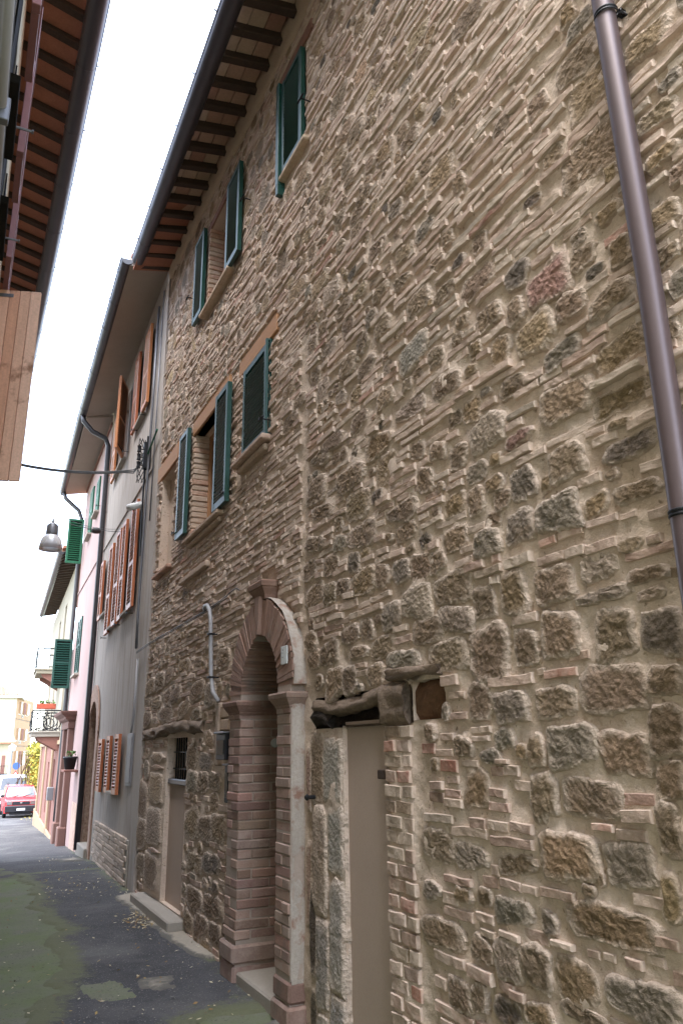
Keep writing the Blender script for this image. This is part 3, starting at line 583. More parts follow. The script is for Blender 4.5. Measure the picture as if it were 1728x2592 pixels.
def brick_geo(g, pc, nx, nzq):
    a, b = pc['w'] / 2, pc['h'] / 2; bv = .003; sd = pc['seed']
    ty = np.concatenate([[-a, -a], np.linspace(-a + bv, a - bv, nx), [a, a]]); tz = np.concatenate([[-b, -b], np.linspace(-b + bv, b - bv, nzq), [b, b]])
    Yb, Zb = np.meshgrid(ty, tz, indexing='ij'); d = np.full(Yb.shape, pc['prot'])
    d[1, :] = d[-2, :] = pc['prot'] * .8; d[:, 1] = np.minimum(d[:, 1], pc['prot'] * .8); d[:, -2] = np.minimum(d[:, -2], pc['prot'] * .8)
    d[0, :] = d[-1, :] = -.02; d[:, 0] = d[:, -1] = -.02
    q = np.stack([Yb + sd, Zb, 0 * Yb], -1)
    d = d + np.where(d > 0, .0045 * fbm(q * 14, 2) + .002 * fbm(q * 50, 2), 0)
    ln, lz = .005 * vnoise(q * 13 + 3), .0045 * vnoise(q * 11 + 8)
    cr, sr = math.cos(pc['rot']), math.sin(pc['rot']); yy = Yb + ln; zz = Zb + lz
    P = np.stack([2. - d, pc['y'] + yy * cr - zz * sr, pc['z'] + yy * sr + zz * cr], -1)
    al = np.full(Yb.shape, .12); al[:2] = al[-2:] = .5; al[:, :2] = al[:, -2:] = .5
    al = al + rng.uniform(-.1, .35) + (.12 if pc['z'] > 2.4 else 0)
    tn = np.concatenate([np.broadcast_to(pc['tint'], (*Yb.shape, 3)), al[..., None]], -1)
    g.grid(P, np.ascontiguousarray(tn))
def appsize(pc):
    p = np.array([2., pc['y'], pc['z']]) - CO; dist = np.linalg.norm(p); cosn = p[0] / dist
    u = FPX * (p @ CA) / (p @ CF) + 864; v = 1296 - FPX * (p @ CB) / (p @ CF)
    if not (-60 < u < 1790 and -80 < v < 2680): return 0
    return pc['w'] * pc['h'] * cosn / dist ** 2
for kind in ('stone', 'brick'):
    L = sorted([q for q in pieces if q['kind'] == kind], key=appsize, reverse=True)
    for i, pc in enumerate(L[:296]):
        g = G()
        if kind == 'stone':
            px = math.sqrt(appsize(pc)) * FPX
            n = int(np.clip(px * .5, 22, 56)); stone_geo(g, pc, n, int(np.clip(px * .085, 4, 11)), .009)
        else: brick_geo(g, pc, 8, 4)
        build(kind, g, M[kind], SH)
    g = G()
    for pc in L[296:]:
        if kind == 'stone': stone_geo(g, pc, 16, 4, .008)
        else: brick_geo(g, pc, 4, 2)
    build('stone_packing' if kind == 'stone' else 'brick_courses', g, M[kind], SH, kind='stuff')
    print(kind, len(L))

g = G(); g.box(2.70, 2.74, .6, 9.44, -.4, 8.3); g.box(2.02, 2.70, .6, .64, -.4, 8.3); g.box(2.02, 2.70, 9.41, 9.44, -.4, 8.3); g.box(2.02, 2.70, .64, 9.41, 7.7, 7.74); build('light_leak_block', g, M['dark'], SH)  # unseen dark box added behind the wall to stop sky light leaking in
M['duskwood'] = mat('faded_red_lintel', c(134, 100, 86), .8, var=.15, vscale=5, fine=40, bump=.2, bdist=.003)
M['cavitywood'] = mat('brown_rotten_wood', c(104, 76, 56), .9, var=.5, vscale=6, fine=30, bump=1., bdist=.015, stretch=(6, 1, 6))
M['cupboard'] = mat('dull_grey_paint', c(126, 124, 128), .6, var=.1, bump=.03)
# ------------------------------------------------------------------ openings of the stone house
def shutter(parent, P0, e, n, wd, ht, mt, thick=.038, st=.06, slats=0, mid=None, single=True, name='shutter', top=None):
    """louvred leaf: P0 lower hinge corner, e along its width, n its outer face"""
    P0, e, n = (np.asarray(a, float) for a in (P0, e, n)); e /= np.linalg.norm(e); n /= np.linalg.norm(n)
    g = G(); up = np.array([0, 0, 1.])
    def bar(a0, a1, z0, z1, d=0., th=thick): g.obox(P0 + e * (a0 + a1) / 2 + up * (z0 + z1) / 2 + n * (d + th / 2), e * (a1 - a0) / 2, n * th / 2, up * (z1 - z0) / 2, .003)
    bar(0, st, 0, ht); bar(wd - st, wd, 0, ht); bar(st, wd - st, 0, st * 1.25, 0, thick * .96); bar(st, wd - st, ht - st, ht, 0, thick * .96)
    if mid: bar(st, wd - st, mid * ht - st / 2, mid * ht + st / 2, 0, thick * .96)
    o = build(name, g, mt, parent)
    zs = np.linspace(st * 1.25, ht - st, slats + 2)[1:-1] if slats else []
    zs = [z for z in zs if not mid or abs(z - mid * ht) > st * .6]
    if slats:
        dz = (ht - 2.25 * st) / (slats + 1)
        a = R(38); w2 = min(dz * .75, thick * .62)
        ux = e * (wd / 2 - st); uy = (n * math.cos(a) - up * math.sin(a)) * w2; uz = (n * math.sin(a) + up * math.cos(a)) * .008
        g = G()
        for i, z in enumerate(zs):
            cpt = P0 + e * wd / 2 + up * z + n * thick * .5
            if single and i: copyp(first, up * (z - zs[0])); continue
            g.obox(cpt, ux, uy, uz)
            if single: first = build('slat', g, mt, o)
        if not single: build('slats', g, mt, o, kind='stuff')
        g = G(); g.obox(P0 + e * wd / 2 + up * ht / 2 + n * .002, e * (wd / 2 - st * .8), n * .001, up * (ht / 2 - st)); build('slat_gap_shade', g, M['dark'], o)  # added near-black sheet, paints the shade seen between the slats
    return o
def stay(parent, P, n, e, mt=None):
    """iron shutter stop on the wall"""
    g = G(); P = np.asarray(P, float); g.tube([P, P + n * .09], .006, 6); g.tube([P + n * .09 - e * .05, P + n * .09 + e * .06], .008, 6); g.tube([P + n * .09 + e * .05, P + n * .09 + e * .05 + np.array([0, 0, .03])], .006, 6)
    return build('shutter_stay', g, mt or M['iron'], parent)
e_, n_ = FS.e, FS.n
def opening(parent, FR, h, depth, mt, backmat, inner=True):
    g = G(); FR.wall(g, h[0], h[1], h[2], h[3], [h], depth); return build('reveal', g, mt, parent)
def backpanel(name, FR, h, d, mt, parent):
    g = G(); FR.box(g, h[0] - .02, h[1] + .02, h[2] - .02, h[3] + .02, d - .03, d); return build(name, g, mt, parent)
for k in ('small_window', 'mid_window', 'niche', 'top_window_near', 'top_window_far'):
    h = OPEN[k]
    if k in ('mid_window', 'top_window_far'):
        # brick reveals on the far side, frame and pane inside
        z = h[2]; g = None
        while z < h[3] - .03:
            hh = rng.uniform(.046, .054); r0 = c(168, 118, 92) if rng.random() < .4 else c(178, 152, 130)
            g = G(); FS.box(g, h[1] - .012 - rng.uniform(0, .01), h[1] + .08, z, z + hh, -.22, .018, .006, (*r0, .35)); build('brick', g, M['brick'], SH); z += .062
        g = G(); FS.wall(g, h[0] - .005, h[1] + .005, h[2], h[3], [(h[0], h[1], h[2], h[3])], .24); build('reveal', g, M['mortar'], SH)
        fr = G()
        for (a, b, e0, f0) in ((h[0], h[0] + .06, h[2], h[3]), (h[1] - .06, h[1], h[2], h[3]), (h[0] + .06, h[1] - .06, h[2], h[2] + .06), (h[0] + .06, h[1] - .06, h[3] - .06, h[3])): FS.box(fr, a, b, e0, f0, -.2, -.15, .004)
        wf = build('window_frame', fr, M['lintelwood'], SH); g = G(); FS.box(g, h[0] + .05, h[1] - .05, h[2] + .05, h[3] - .05, -.19, -.18); build('pane', g, M['glass'], wf)
    elif k == 'niche':
        g = G(); FS.wall(g, *[h[0], h[1], h[2], h[3]], [h], .11); build('reveal', g, M['mortar'], SH); backpanel('niche_panel', FS, h, -.10, M['mortar'], SH)
    else:
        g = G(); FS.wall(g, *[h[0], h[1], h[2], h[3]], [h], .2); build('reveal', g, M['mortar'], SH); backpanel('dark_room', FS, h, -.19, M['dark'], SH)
# small window with a closed louvred leaf
shutter(SH, FS.p(5.36, 4.12, -.005), e_, n_, .60, .85, M['green'], .04, .055, 21)
shutter(SH, FS.p(5.33, 4.10, .0), n_ * .9 + e_ * .1, -e_, .055, .88, M['green'], .03, .02, 0, name='shutter_edge')
# mid window, both leaves folded back on the wall
shutter(SH, FS.p(6.66, 3.82, .04), -e_, n_, .40, 1.20, M['green'], .045, .055, 30)
shutter(SH, FS.p(7.72, 3.90, .04), e_, n_, .36, 1.23, M['green'], .045, .055, 30)
# top windows
shutter(SH, FS.p(4.60, 6.42, .0), e_, n_, .44, 1.02, M['green'], .045, .055, 26)
g = G(); FS.box(g, 5.05, 5.11, 6.34, 7.46, .0, .07, .004); FS.box(g, 5.05, 5.10, 6.24, 6.34, .0, .07, .004); build('shutter', g, M['green'], SH, label='second green leaf of the top window seen edge on')
shutter(SH, FS.p(6.52, 6.38, .04), -e_, n_, .42, 1.08, M['green'], .045, .055, 28)
shutter(SH, FS.p(7.40, 6.44, .04), e_, n_, .38, 1.12, M['green'], .045, .055, 28)
for (y, z) in ((4.47, 6.72), (5.93, 6.86), (5.28, 4.22), (7.98, 6.95), (6.30, 3.9), (8.12, 4.0)): stay(SH, FS.p(y, z, .01), n_, e_)
# lintels, sills
for (a, b, z0, z1, d, mt_) in ((5.16, 6.12, 4.985, 5.145, .022, 'lintelwood'), (6.42, 7.72, 5.02, 5.18, .024, 'lintelwood'), (8.38, 9.44, 5.015, 5.22, .024, 'lintelwood'), (4.44, 5.25, 7.49, 7.60, .016, 'duskwood'), (6.42, 7.46, 7.53, 7.62, .016, 'duskwood')):
    g = G(); FS.box(g, a, b, z0, z1, -.1, d, .006); build('lintel', g, M[mt_], SH)
for (a, b, z0, z1, d, tn) in ((5.27, 6.06, 4.05, 4.10, .10, c(160, 132, 116)), (5.34, 6.02, 3.99, 4.045, .055, c(170, 146, 126)), (6.48, 7.74, 3.77, 3.815, .09, c(165, 138, 118)), (6.55, 7.7, 3.72, 3.765, .05, c(170, 146, 126)),
                              (4.50, 5.22, 6.37, 6.42, .06, c(168, 146, 120)), (6.40, 7.46, 6.36, 6.405, .09, c(176, 150, 124)), (8.46, 9.26, 3.69, 3.735, .07, c(168, 120, 100)), (6.9, 7.9, 3.36, 3.42, .06, c(158, 132, 112))):
    g = G(); FS.box(g, a, b, z0, z1, -.12, d, .012, (*tn, .25)); build('sill', g, M['brick'], SH)
# blind door: plaster panel, charred beam in its hole
h = OPEN['blind_door']; g = G(); FS.wall(g, h[0], h[1], h[2], h[3], [h], .10); build('reveal', g, M['mortar'], SH)
backpanel('blind_door_panel', FS, h, -.028, M['render'], SH)
for k, dp in (('beam', .16), ('beam_hole', .12)):
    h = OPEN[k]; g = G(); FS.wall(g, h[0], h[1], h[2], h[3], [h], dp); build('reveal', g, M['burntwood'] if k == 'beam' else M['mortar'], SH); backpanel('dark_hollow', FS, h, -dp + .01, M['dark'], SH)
def log(name, y0, y1, zf, d0, rz, rd, mt, n=22, m_=12, amp=.018):
    t = np.linspace(0, 1, n); rows = []
    for q in t:
        yy = y0 + (y1 - y0) * q; th = np.linspace(0, 2 * math.pi, m_, endpoint=False)
        cs, sn = np.cos(th), np.sin(th); k = (np.abs(cs) ** 3.2 + np.abs(sn) ** 3.2) ** (-1 / 3.2)
        nn = amp * fbm(np.stack([np.full(m_, yy * 5), cs * 2, sn * 2], -1), 3)
        rows.append([FS.p(yy + .01 * s_, zf(yy) + (rz * k_ + s_) * b_, d0 + (rd * k_ + s_) * a_) for a_, b_, k_, s_ in zip(cs, sn, k, nn)])
    g = G(); g.grid(np.array(rows), close=True); b0 = 0
    g.f.append(tuple(range(m_))); g.f.append(tuple(range((n - 1) * m_, n * m_))); return build(name, g, mt, SH, smooth=True)
log('charred_beam', 3.54, 4.45, lambda y: 1.952 - .035 * (y - 3.5) - .02 * math.sin((y - 3.5) * 3.2), -.035, .042, .06, M['oldwood'], 40, 16, .018)
log('charred_beam', 3.70, 4.44, lambda y: 1.865 - .02 * (y - 3.9), -.12, .07, .04, M['burntwood'], 24, 12, .03)
log('charred_beam', 4.22, 4.46, lambda y: 1.86, -.03, .065, .05, M['burntwood'], 14, 12, .03)
log('beam_end', 3.33, 3.57, lambda y: 1.885, -.035, .105, .07, M['oldwood'], 20, 18, .03)
log('beam_wood', 2.98, 3.34, lambda y: 1.89, -.075, .12, .05, M['cavitywood'], 24, 16, .03)
log('beam_wood', 3.0, 3.50, lambda y: 2.02 + .03 * (y - 3.0), -.005, .03, .045, M['oldwood'], 22, 12, .02)
# old door on the left: timber lintel, dark grille window over a plastered panel
h = OPEN['old_door']; g = G(); FS.wall(g, h[0], h[1], h[2], h[3], [h], .2); build('reveal', g, M['mortar'], SH)
log('timber_lintel', 6.93, 9.40, lambda y: 1.86 + .045 * math.exp(-((y - 7.9) / .7) ** 2) - .012 * (y - 8), -.015, .058, .05, M['oldwood'], 44, 16, .022)
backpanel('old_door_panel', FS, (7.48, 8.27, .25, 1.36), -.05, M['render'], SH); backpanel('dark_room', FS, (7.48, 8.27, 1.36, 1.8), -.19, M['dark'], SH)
g = G(); FS.box(g, 7.46, 8.28, 1.35, 1.40, -.15, -.02, .006); build('ledge', g, M['greymetal'], SH)
g = G()
for y in np.arange(7.55, 8.25, .09): g.tube([FS.p(y, 1.39, -.08), FS.p(y, 1.8, -.08)], .008, 6)
for z in (1.5, 1.66): FS.box(g, 7.48, 8.27, z - .006, z + .006, -.085, -.07)
build('window_grille', g, M['iron'], SH)
g = G(); g.lathe([(0, .016), (.085, .016), (.1, .006), (.1, 0)], FS.p(8.12, .86, -.088), 24, axis=n_); build('vent_cover', g, M['whiteplastic'], SH, smooth=True)
g = G(); FS.box(g, 7.34, 8.98, .10, .235, -.18, .15, .012); build('door_step', g, M['concrete'], SH)
# ------------------------------------------------------------------ brick portal
g = G(); FS.box(g, 4.64, 4.94, -.1, .10, .0, .12, .02); FS.box(g, 5.64, 5.95, -.1, .10, .0, .11, .02); PT = build('portal', g, M['portalbrick'], SH)
def pb(y0, y1, z0, z1, d0, d1, tn=None, bev=.006):
    tn = tn or np.array(c(142, 114, 102)) * rng.uniform(.70, 1.2) * (1 + rng.normal(0, .03, 3))
    j = rng.normal(0, .0026, 4)
    g = G(); FS.box(g, y0 + j[0], y1 + j[1], z0, z1, d0, d1 + j[2] * 1.6, bev, (*tn, rng.uniform(.25, .75))); return build('brick', g, M['portalbrick'], PT)
z = .40; k = 0
while z < 1.90:
    h_ = .0595
    if k % 2:
        pb(4.665, 4.785, z, z + h_, -.02, .09); pb(4.79, 4.905, z, z + h_, -.4, .09)
        pb(5.662, 5.80, z, z + h_, -.16, .09); pb(5.805, 5.925, z, z + h_, -.05, .09); pb(5.664, 5.80, z, z + h_, -.42, -.166)
    else:
        pb(4.665, 4.905, z, z + h_, -.4, .09)
        pb(5.662, 5.925, z, z + h_, -.02, .09); pb(5.664, 5.80, z, z + h_, -.28, -.026); pb(5.664, 5.80, z, z + h_, -.5, -.286)
    z += .065; k += 1
for (a, b) in ((4.638, 4.925), (5.645, 5.955)):         # plinths
    zz_ = .0
    while zz_ < .37:
        pb(a + rng.uniform(0, .015), b, zz_, zz_ + .118, -.42, .108 + rng.uniform(-.012, .008), bev=.016); zz_ += .126
g = G()
for (a, b) in ((4.672, 4.90), (5.668, 5.918)): FS.box(g, a, b, .0, 2.08, -.40, .084, 0)
FS.box(g, 4.655, 4.668, .38, 1.93, .0, .087, .003)
build('joint_mortar', g, mat('old_joint', c(158, 143, 132), .95, var=.2, vscale=5, fine=60, bump=.3, bdist=.004), PT)
# pale lime coat on the near return of the pier and over the back of the arch
def coat(pts, dmax, wdt, name='lime_coat'):
    rows = []
    for (y, z, ny, nzz) in pts:
        r = []
        for q in np.linspace(0, 1, 6):
            nn = .010 * float(fbm(np.array([y * 7, z * 7, q * 2]), 3))
            r.append(FS.p(y - (wdt + nn) * ny, z - (wdt + nn) * nzz, (dmax - .012 * abs(float(fbm(np.array([y * 9, z * 9, 3.]), 3)))) * (1 - q) - .015 * q))
        rows.append(r)
    g = G(); g.grid(np.array(rows)); return build(name, g, M['paleplaster'], PT, smooth=True)
coat([(4.665, z, 1, 0) for z in np.arange(.36, 1.98, .06)], .088, .012)
coat([(5.28 - .655 * math.cos(a), 2.08 + .66 * math.sin(a), math.cos(a), -math.sin(a)) for a in np.linspace(0, math.pi * .45, 16)], .088, .012)
# voussoirs
nv = 46
for i in range(nv):
    a0, a1 = math.pi * i / nv, math.pi * (i + .86) / nv
    if abs((a0 + a1) / 2 - math.pi / 2) < .05: continue
    ri, ro = .385 + rng.uniform(-.004, .004), .655 + rng.uniform(-.012, .008); dd = .088 + rng.uniform(-.006, .004)
    ri += .03 * math.exp(-((a0 - math.pi / 2) / .3) ** 2)
    pts = [(ri, a0), (ro, a0), (ro, a1), (ri, a1)]
    F_ = [FS.p(5.28 - r_ * math.cos(a), 2.075 + r_ * 1.0 * math.sin(a), dd) for r_, a in pts]; Bk = [FS.p(5.28 - r_ * math.cos(a), 2.075 + r_ * math.sin(a), -.40) for r_, a in pts]
    tn = np.array(c(144, 114, 100)) * rng.uniform(.75, 1.2)
    g = G(); g.loft(F_, Bk, (*tn, rng.uniform(.2, .55))); build('brick', g, M['portalbrick'], PT)
th = np.linspace(0, math.pi, 40)
g = G(); g.grid(np.array([[FS.p(5.28 - r_ * math.cos(a), 2.075 + r_ * math.sin(a), d_) for a in th] for r_, d_ in ((.40, -.40), (.40, .080), (.645, .080), (.645, -.02))])); build('arch_mortar', g, M['paleplaster'], PT)
# key with its little moulded cap
g = G(); g.loft([FS.p(*q, .11) for q in ((5.255, 2.48), (5.305, 2.48), (5.325, 2.76), (5.235, 2.76))], [FS.p(*q, .0) for q in ((5.255, 2.48), (5.305, 2.48), (5.325, 2.76), (5.235, 2.76))], (*c(134, 108, 95), .3)); build('keystone', g, M['portalbrick'], PT)
def mould(y0, y1, prof, d0, name, tn, ends=(1, 1), deep=-.02):
    """moulding: profile (z, extra projection) swept round three sides"""
    rows = []
    for z, q in prof:
        a = y0 - q * ends[0]; b = y1 + q * ends[1]
        rows.append([FS.p(a, z, deep), FS.p(a, z, d0 + q), FS.p(b, z, d0 + q), FS.p(b, z, deep)])
    g = G(); g.grid(np.array(rows), (*tn, .35)); n = len(rows); g.f.append((0, 1, 2, 3)[::-1]); g.f.append(tuple((n - 1) * 4 + k_ for k_ in range(4))); return build(name, g, M['portalbrick'], PT)
mould(5.17, 5.39, [(2.735, .0), (2.765, .004), (2.785, .014), (2.81, .03), (2.822, .034), (2.825, .042), (2.86, .046), (2.872, .04)], .085, 'keystone_cap', c(130, 102, 88))
IMP = [(1.925, .0), (1.94, .008), (1.948, .008), (1.952, .012), (1.972, .026), (1.99, .036), (1.994, .042), (2.02, .046), (2.032, .04)]
mould(4.665, 4.905, IMP, .09, 'impost', c(136, 114, 102), (1, 1), -.38)
mould(5.662, 5.925, IMP, .09, 'impost', c(128, 100, 88), (1, 1), -.38)
g = G(); FS.box(g, 4.90, 5.68, -.2, 2.45, -.62, -.58); build('passage_shade', g, M['dark'], PT)  # near-black sheet, shade of the deep open passage put into its colour
g = G(); FS.box(g, 4.93, 5.70, -.1, .205, -.6, .075, .012); FS.box(g, 4.94, 5.66, .205, .27, -.6, -.33, .01); build('threshold', g, M['concrete'], PT)
g = G(); g.lathe([(0, .012), (.03, .012), (.034, 0)], FS.p(5.655, 1.72, -.19), 14, axis=-e_); build('bell_plate', g, M['marble'], PT)
g = G(); FS.box(g, 4.70, 4.80, 2.215, 2.335, .092, .104, .003); NP = build('number_tile', g, M['marble'], SH)
g = G()
for (y, z) in ((4.765, 2.31), (4.768, 2.29), (4.768, 2.262)): g.lathe([(0, .001), (.005, .001), (.005, 0)], FS.p(y, z, .1045), 8, axis=n_)
build('tile_mark', g, M['dark'], NP)
# letter box, conduit, cables on the wall
for (y0, y1, z0, z1, d) in ((6.02, 6.26, 1.60, 1.80, .09), (5.98, 6.10, 1.28, 1.555, .06)):
    g = G(); FS.box(g, y0, y1, z0, z1, .0, d, .006); lb = build('letter_box', g, M['blackplastic'], SH)
    g = G(); FS.box(g, y0 - .01, y1 + .01, z1 + .001, z1 + .016, .0, d + .02, .004); build('lid', g, M['greymetal'], lb)
    g = G(); FS.box(g, y0 + .03, y1 - .03, z0 + .04, z1 - .05, d, d + .004); build('door_plate', g, M['glass'], lb)
g = G()
for (a, b, z0, z1) in ((6.14, 6.40, 1.93, 2.03), (6.14, 6.38, 1.83, 1.92)): FS.box(g, a, b, z0, z1, -.01, .03, .008, (*c(158, 132, 108), .3))
build('bricked_patch', g, M['brick'], SH); g = G(); FS.box(g, 6.36, 6.45, 1.55, 2.06, -.01, .045, .01, (*c(140, 120, 104), .3)); build('brick_pilaster', g, M['brick'], SH)
g = G(); g.tube([FS.p(y, z, d) for y, z, d in ((6.86, 2.93, .06), (6.80, 2.955, .075), (6.70, 2.945, .08), (6.60, 2.88, .085), (6.555, 2.78, .085), (6.545, 2.6, .08), (6.52, 2.3, .075), (6.46, 2.15, .07), (6.36, 2.07, .05))], .018, 10); cd = build('conduit', g, M['conduit'], SH, smooth=True)
g = G()
for (y, z) in ((6.55, 2.66), (6.515, 2.28)): g.tube([FS.p(y, z, -.01), FS.p(y, z, .1)], .007, 6); FS.box(g, y - .03, y + .03, z - .008, z + .008, .05, .108, .002)
build('clip', g, M['iron'], cd)
g = G(); P = [(9.95, 2.89), (9.3, 2.90), (8.6, 2.905), (7.8, 2.915), (7.0, 2.925), (6.5, 2.93), (6.2, 2.94), (6.05, 2.955), (5.92, 2.955), (5.84, 2.92)]
g.tube([FS.p(y, z - .012 * math.sin((y - 6) * 1.6), .06) for y, z in P], .005, 6); g.tube([FS.p(y, z - .012 * math.sin((y - 6) * 1.6) - .014, .055) for y, z in P[:7]], .004, 6); build('cable', g, M['cable'], SH, smooth=True)
g = G(); g.tube([FS.p(4.46, 1.395, .0), FS.p(4.46, 1.395, .05)], .012, 8); g.lathe([(.012, 0), (.02, .012), (.012, .024)], FS.p(4.46, 1.395, .05), 10, axis=n_); build('iron_ring', g, M['iron'], SH)
g = G(); FS.box(g, 3.585, 3.66, 1.52, 1.565, -.03, .012, .004); build('hinge_pin', g, M['rafter'], SH)
# ------------------------------------------------------------------ eaves of the stone house
g = G()          # plaster cove under the rafters
rows = []
for y in np.linspace(.9, 9.42, 60):
    t = TOPZ(y); nn = .012 * float(fbm(np.array([y * 3, 0, 0.]), 3))
    rows.append([FS.p(y, t - .17, .0), FS.p(y, t - .16, .035 + nn), FS.p(y, t - .09 + nn, .045 + nn), FS.p(y, t - .01, .075 + nn), FS.p(y, t + .06, .08), FS.p(y, t + .10, -.05)])
g.grid(np.array(rows)); build('cornice', g, mat('cornice_plaster', c(172, 152, 130), .95, var=.2, vscale=4, fine=50, bump=.5, bdist=.006), SH, smooth=True)
OV, SL = .53, .20
def eave(parent, FR, ys, topz, w_, h_, ov, slope, tiles, mtr, tile_cols, ex=.5):
    p0 = np.array(FR.p(0, 0, 0)); up = np.array([0, 0, 1.]); dn = FR.n * 1. - up * slope; dn /= np.linalg.norm(dn); nrm = np.cross(FR.e, dn); nrm *= np.sign(nrm[2])
    L = ov + .12
    g = G(); y = ys[0]; o0 = FR.p(y, topz(y), -.1)
    g.obox(o0 + dn * (L / 2) + nrm * h_ / 2, FR.e * w_ / 2, dn * L / 2, nrm * h_ / 2, .008); first = build('rafter', g, mtr, parent)
    for y2 in ys[1:]:
        q = copyp(first, FR.p(y2, topz(y2), -.1) - o0)
    dy = ys[1] - ys[0]; nt_ = tiles; tw = L / nt_
    meshes = []
    for ci, tc in enumerate(tile_cols):
        g = G(); g.obox(o0 + FR.e * dy / 2 + dn * tw / 2 + nrm * (h_ + .015), FR.e * (dy / 2 - .004), dn * (tw / 2 - .004), nrm * .013, .003, (*tc, 0)); meshes.append(build('eave_tile', g, M['terra'], parent))
    used = set()
    for yy in ys[:-1]:
        for k in range(nt_):
            ci = int(rng.integers(len(meshes))); off = FR.p(yy, topz(yy), -.1) - o0 + dn * tw * k + FR.e * rng.normal(0, .002)
            if ci not in used: meshes[ci].location = meshes[ci].location + Vector(off); used.add(ci); base_off = off; meshes[ci]['off'] = list(off)
            else: copyp(meshes[ci], off - np.array(meshes[ci]['off']))
    for q in meshes:
        if 'off' in q: del q['off']
    return first
ry = [y for y in np.arange(9.36, 3.0, -.333)]
eave(SH, FS, ry[::-1], lambda y: TOPZ(y) - .02, .085, .10, OV, SL, 4, M['rafter'], [np.array(c(*q)) for q in ((176, 144, 126), (168, 134, 116), (178, 154, 134), (170, 148, 128), (156, 120, 104), (174, 142, 124))])
def gutter(parent, pts, r, mt, side, name='gutter', hooks=.62, full=True):
    """half round gutter, open to the sky; side = unit vector towards the street"""
    pts = [np.asarray(p, float) for p in pts]; rows_o, rows_i = [], []
    th_ = np.linspace(math.pi, 2 * math.pi, 15); up = np.array([0, 0, 1.])
    for p in pts:
        rows_o.append([p + side * r * math.cos(a) + up * r * math.sin(a) for a in th_]); rows_i.append([p + side * (r - .006) * math.cos(a) + up * (r - .006) * math.sin(a) for a in th_[::-1]])
    g = G(); g.grid(np.concatenate([np.array(rows_o), np.array(rows_i)], 1), close=True)
    g.tube([p + side * r + up * .004 for p in pts], .009, 8)
    o = build(name, g, mt, parent, smooth=True)
    g = G()
    for p in (pts[0], pts[-1]): g.add([p + side * (r - .003) * math.cos(a) + up * (r - .003) * math.sin(a) for a in th_], [tuple(range(15))])
    build('end_cap', g, mt, o)
    L = np.linalg.norm(pts[-1] - pts[0]); k = 0; first = None
    d = (pts[-1] - pts[0]) / L
    for s_ in np.arange(.3, L - .05, hooks):
        p = pts[0] + d * s_
        if first is None:
            g = G(); g.tube([p + side * (r + .001) * math.cos(a) + up * (r + .001) * math.sin(a) for a in np.linspace(math.pi, 2 * math.pi, 12)], .0035, 5); g.tube([p + side * (r - .002), p + side * (r + .03) + up * .02], .007, 5)
            first = build('gutter_hook', g, mt, o); fp = p
        else: copyp(first, p - fp)
    return o
ga = lambda y, rx, rz: (rx * rz, y, CZ + rz)
gutter(SH, [(1.30, 1.5, CZ + 5.80), (1.382, 4.8, CZ + 6.11), (1.50, 9.30, CZ + 6.55)], .088, M['gutter'], np.array([-1., 0, 0]), hooks=.78)
g = G(); r0 = [(1.30, 1.2, 7.72), (1.30, 9.44, 8.02)]; 
g.loft([(1.44, 1.2, 7.93), (1.44, 1.2, 8.0), (6.5, 1.2, 9.35), (6.5, 1.2, 9.2)], [(1.46, 9.44, 8.14), (1.46, 9.44, 8.22), (6.5, 9.44, 9.5), (6.5, 9.44, 9.35)], (*c(150, 100, 80), 0)); build('roof', g, M['terra'], SH)
# downpipe in front of the near end
yb, zb = wp(1713 - 0, 1400, 1.93); 
g = G(); PA = [(1495.6 + 58, -260), (1495.6 + 24.5 + 0, -100)]
pt = lambda u, v: np.array([1.93, *wp(u, v, 1.93)])
top = pt(1523, 0); mid = pt(1640, 700); low = pt(1743, 1400)
ym = (top[1] + mid[1] + low[1]) / 3
g.tube([(1.93, top[1] + (top[1] - low[1]) * .25, top[2] + (top[2] - low[2]) * .25), top, mid, low, (1.93, low[1] - (mid[1] - low[1]) * .9, low[2] - (mid[2] - low[2]) * .9), (1.93, low[1] - .03, .12)], .041, 24); DP = build('downpipe', g, M['pipe'], SH, smooth=True)
for (u, v) in ((1533, 40), (1729, 1300)):
    q = pt(u, v); g = G(); g.lathe([(.0425, -.012), (.0455, -.010), (.0455, -.004), (.043, -.002), (.043, .002), (.0455, .004), (.0455, .010), (.0425, .012)], q, 24); g.tube([q + np.array([.04, -.02, 0]), q + np.array([.09, -.045, 0])], .007, 6); g.box(q[0] + .03, q[0] + .06, q[1] - .045, q[1] - .02, q[2] - .012, q[2] + .012, .003)
    build('pipe_clamp', g, M['iron'], DP, smooth=True)
M['oldstucco'] = mat('old_stucco', c(150, 128, 104), .95, var=.12, vscale=1.5, fine=60, bump=.12, bdist=.003, streak=.3)
M['brownstone'] = mat('brown_stone', c(108, 80, 72), .9, var=.14, vscale=2, fine=60, bump=.15, bdist=.003)
# ================================================================== GREY HOUSE
def seg_windows(parent, FR, holes, frame_mat, depth=.18, glass='glass'):
    for h in holes:
        fr = G(); f_ = .05
        for (a, b, e0, f0) in ((h[0], h[0] + f_, h[2], h[3]), (h[1] - f_, h[1], h[2], h[3]), (h[0] + f_, h[1] - f_, h[2], h[2] + f_), (h[0] + f_, h[1] - f_, h[3] - f_, h[3]), ((h[0] + h[1]) / 2 - .03, (h[0] + h[1]) / 2 + .03, h[2] + f_, h[3] - f_)): FR.box(fr, a, b, e0, f0, -depth + .0, -depth + .05, .004)
        wf = build('window', fr, frame_mat, parent); g = G(); FR.box(g, h[0], h[1], h[2], h[3], -depth - .02, -depth - .01 + .012); build('pane', g, M[glass], wf)
def sillbox(parent, FR, h, mt, d=.08):
    g = G(); FR.box(g, h[0] - .06, h[1] + .06, h[2] - .05, h[2] - .004, -.1, d, .006); build('sill', g, mt, parent)
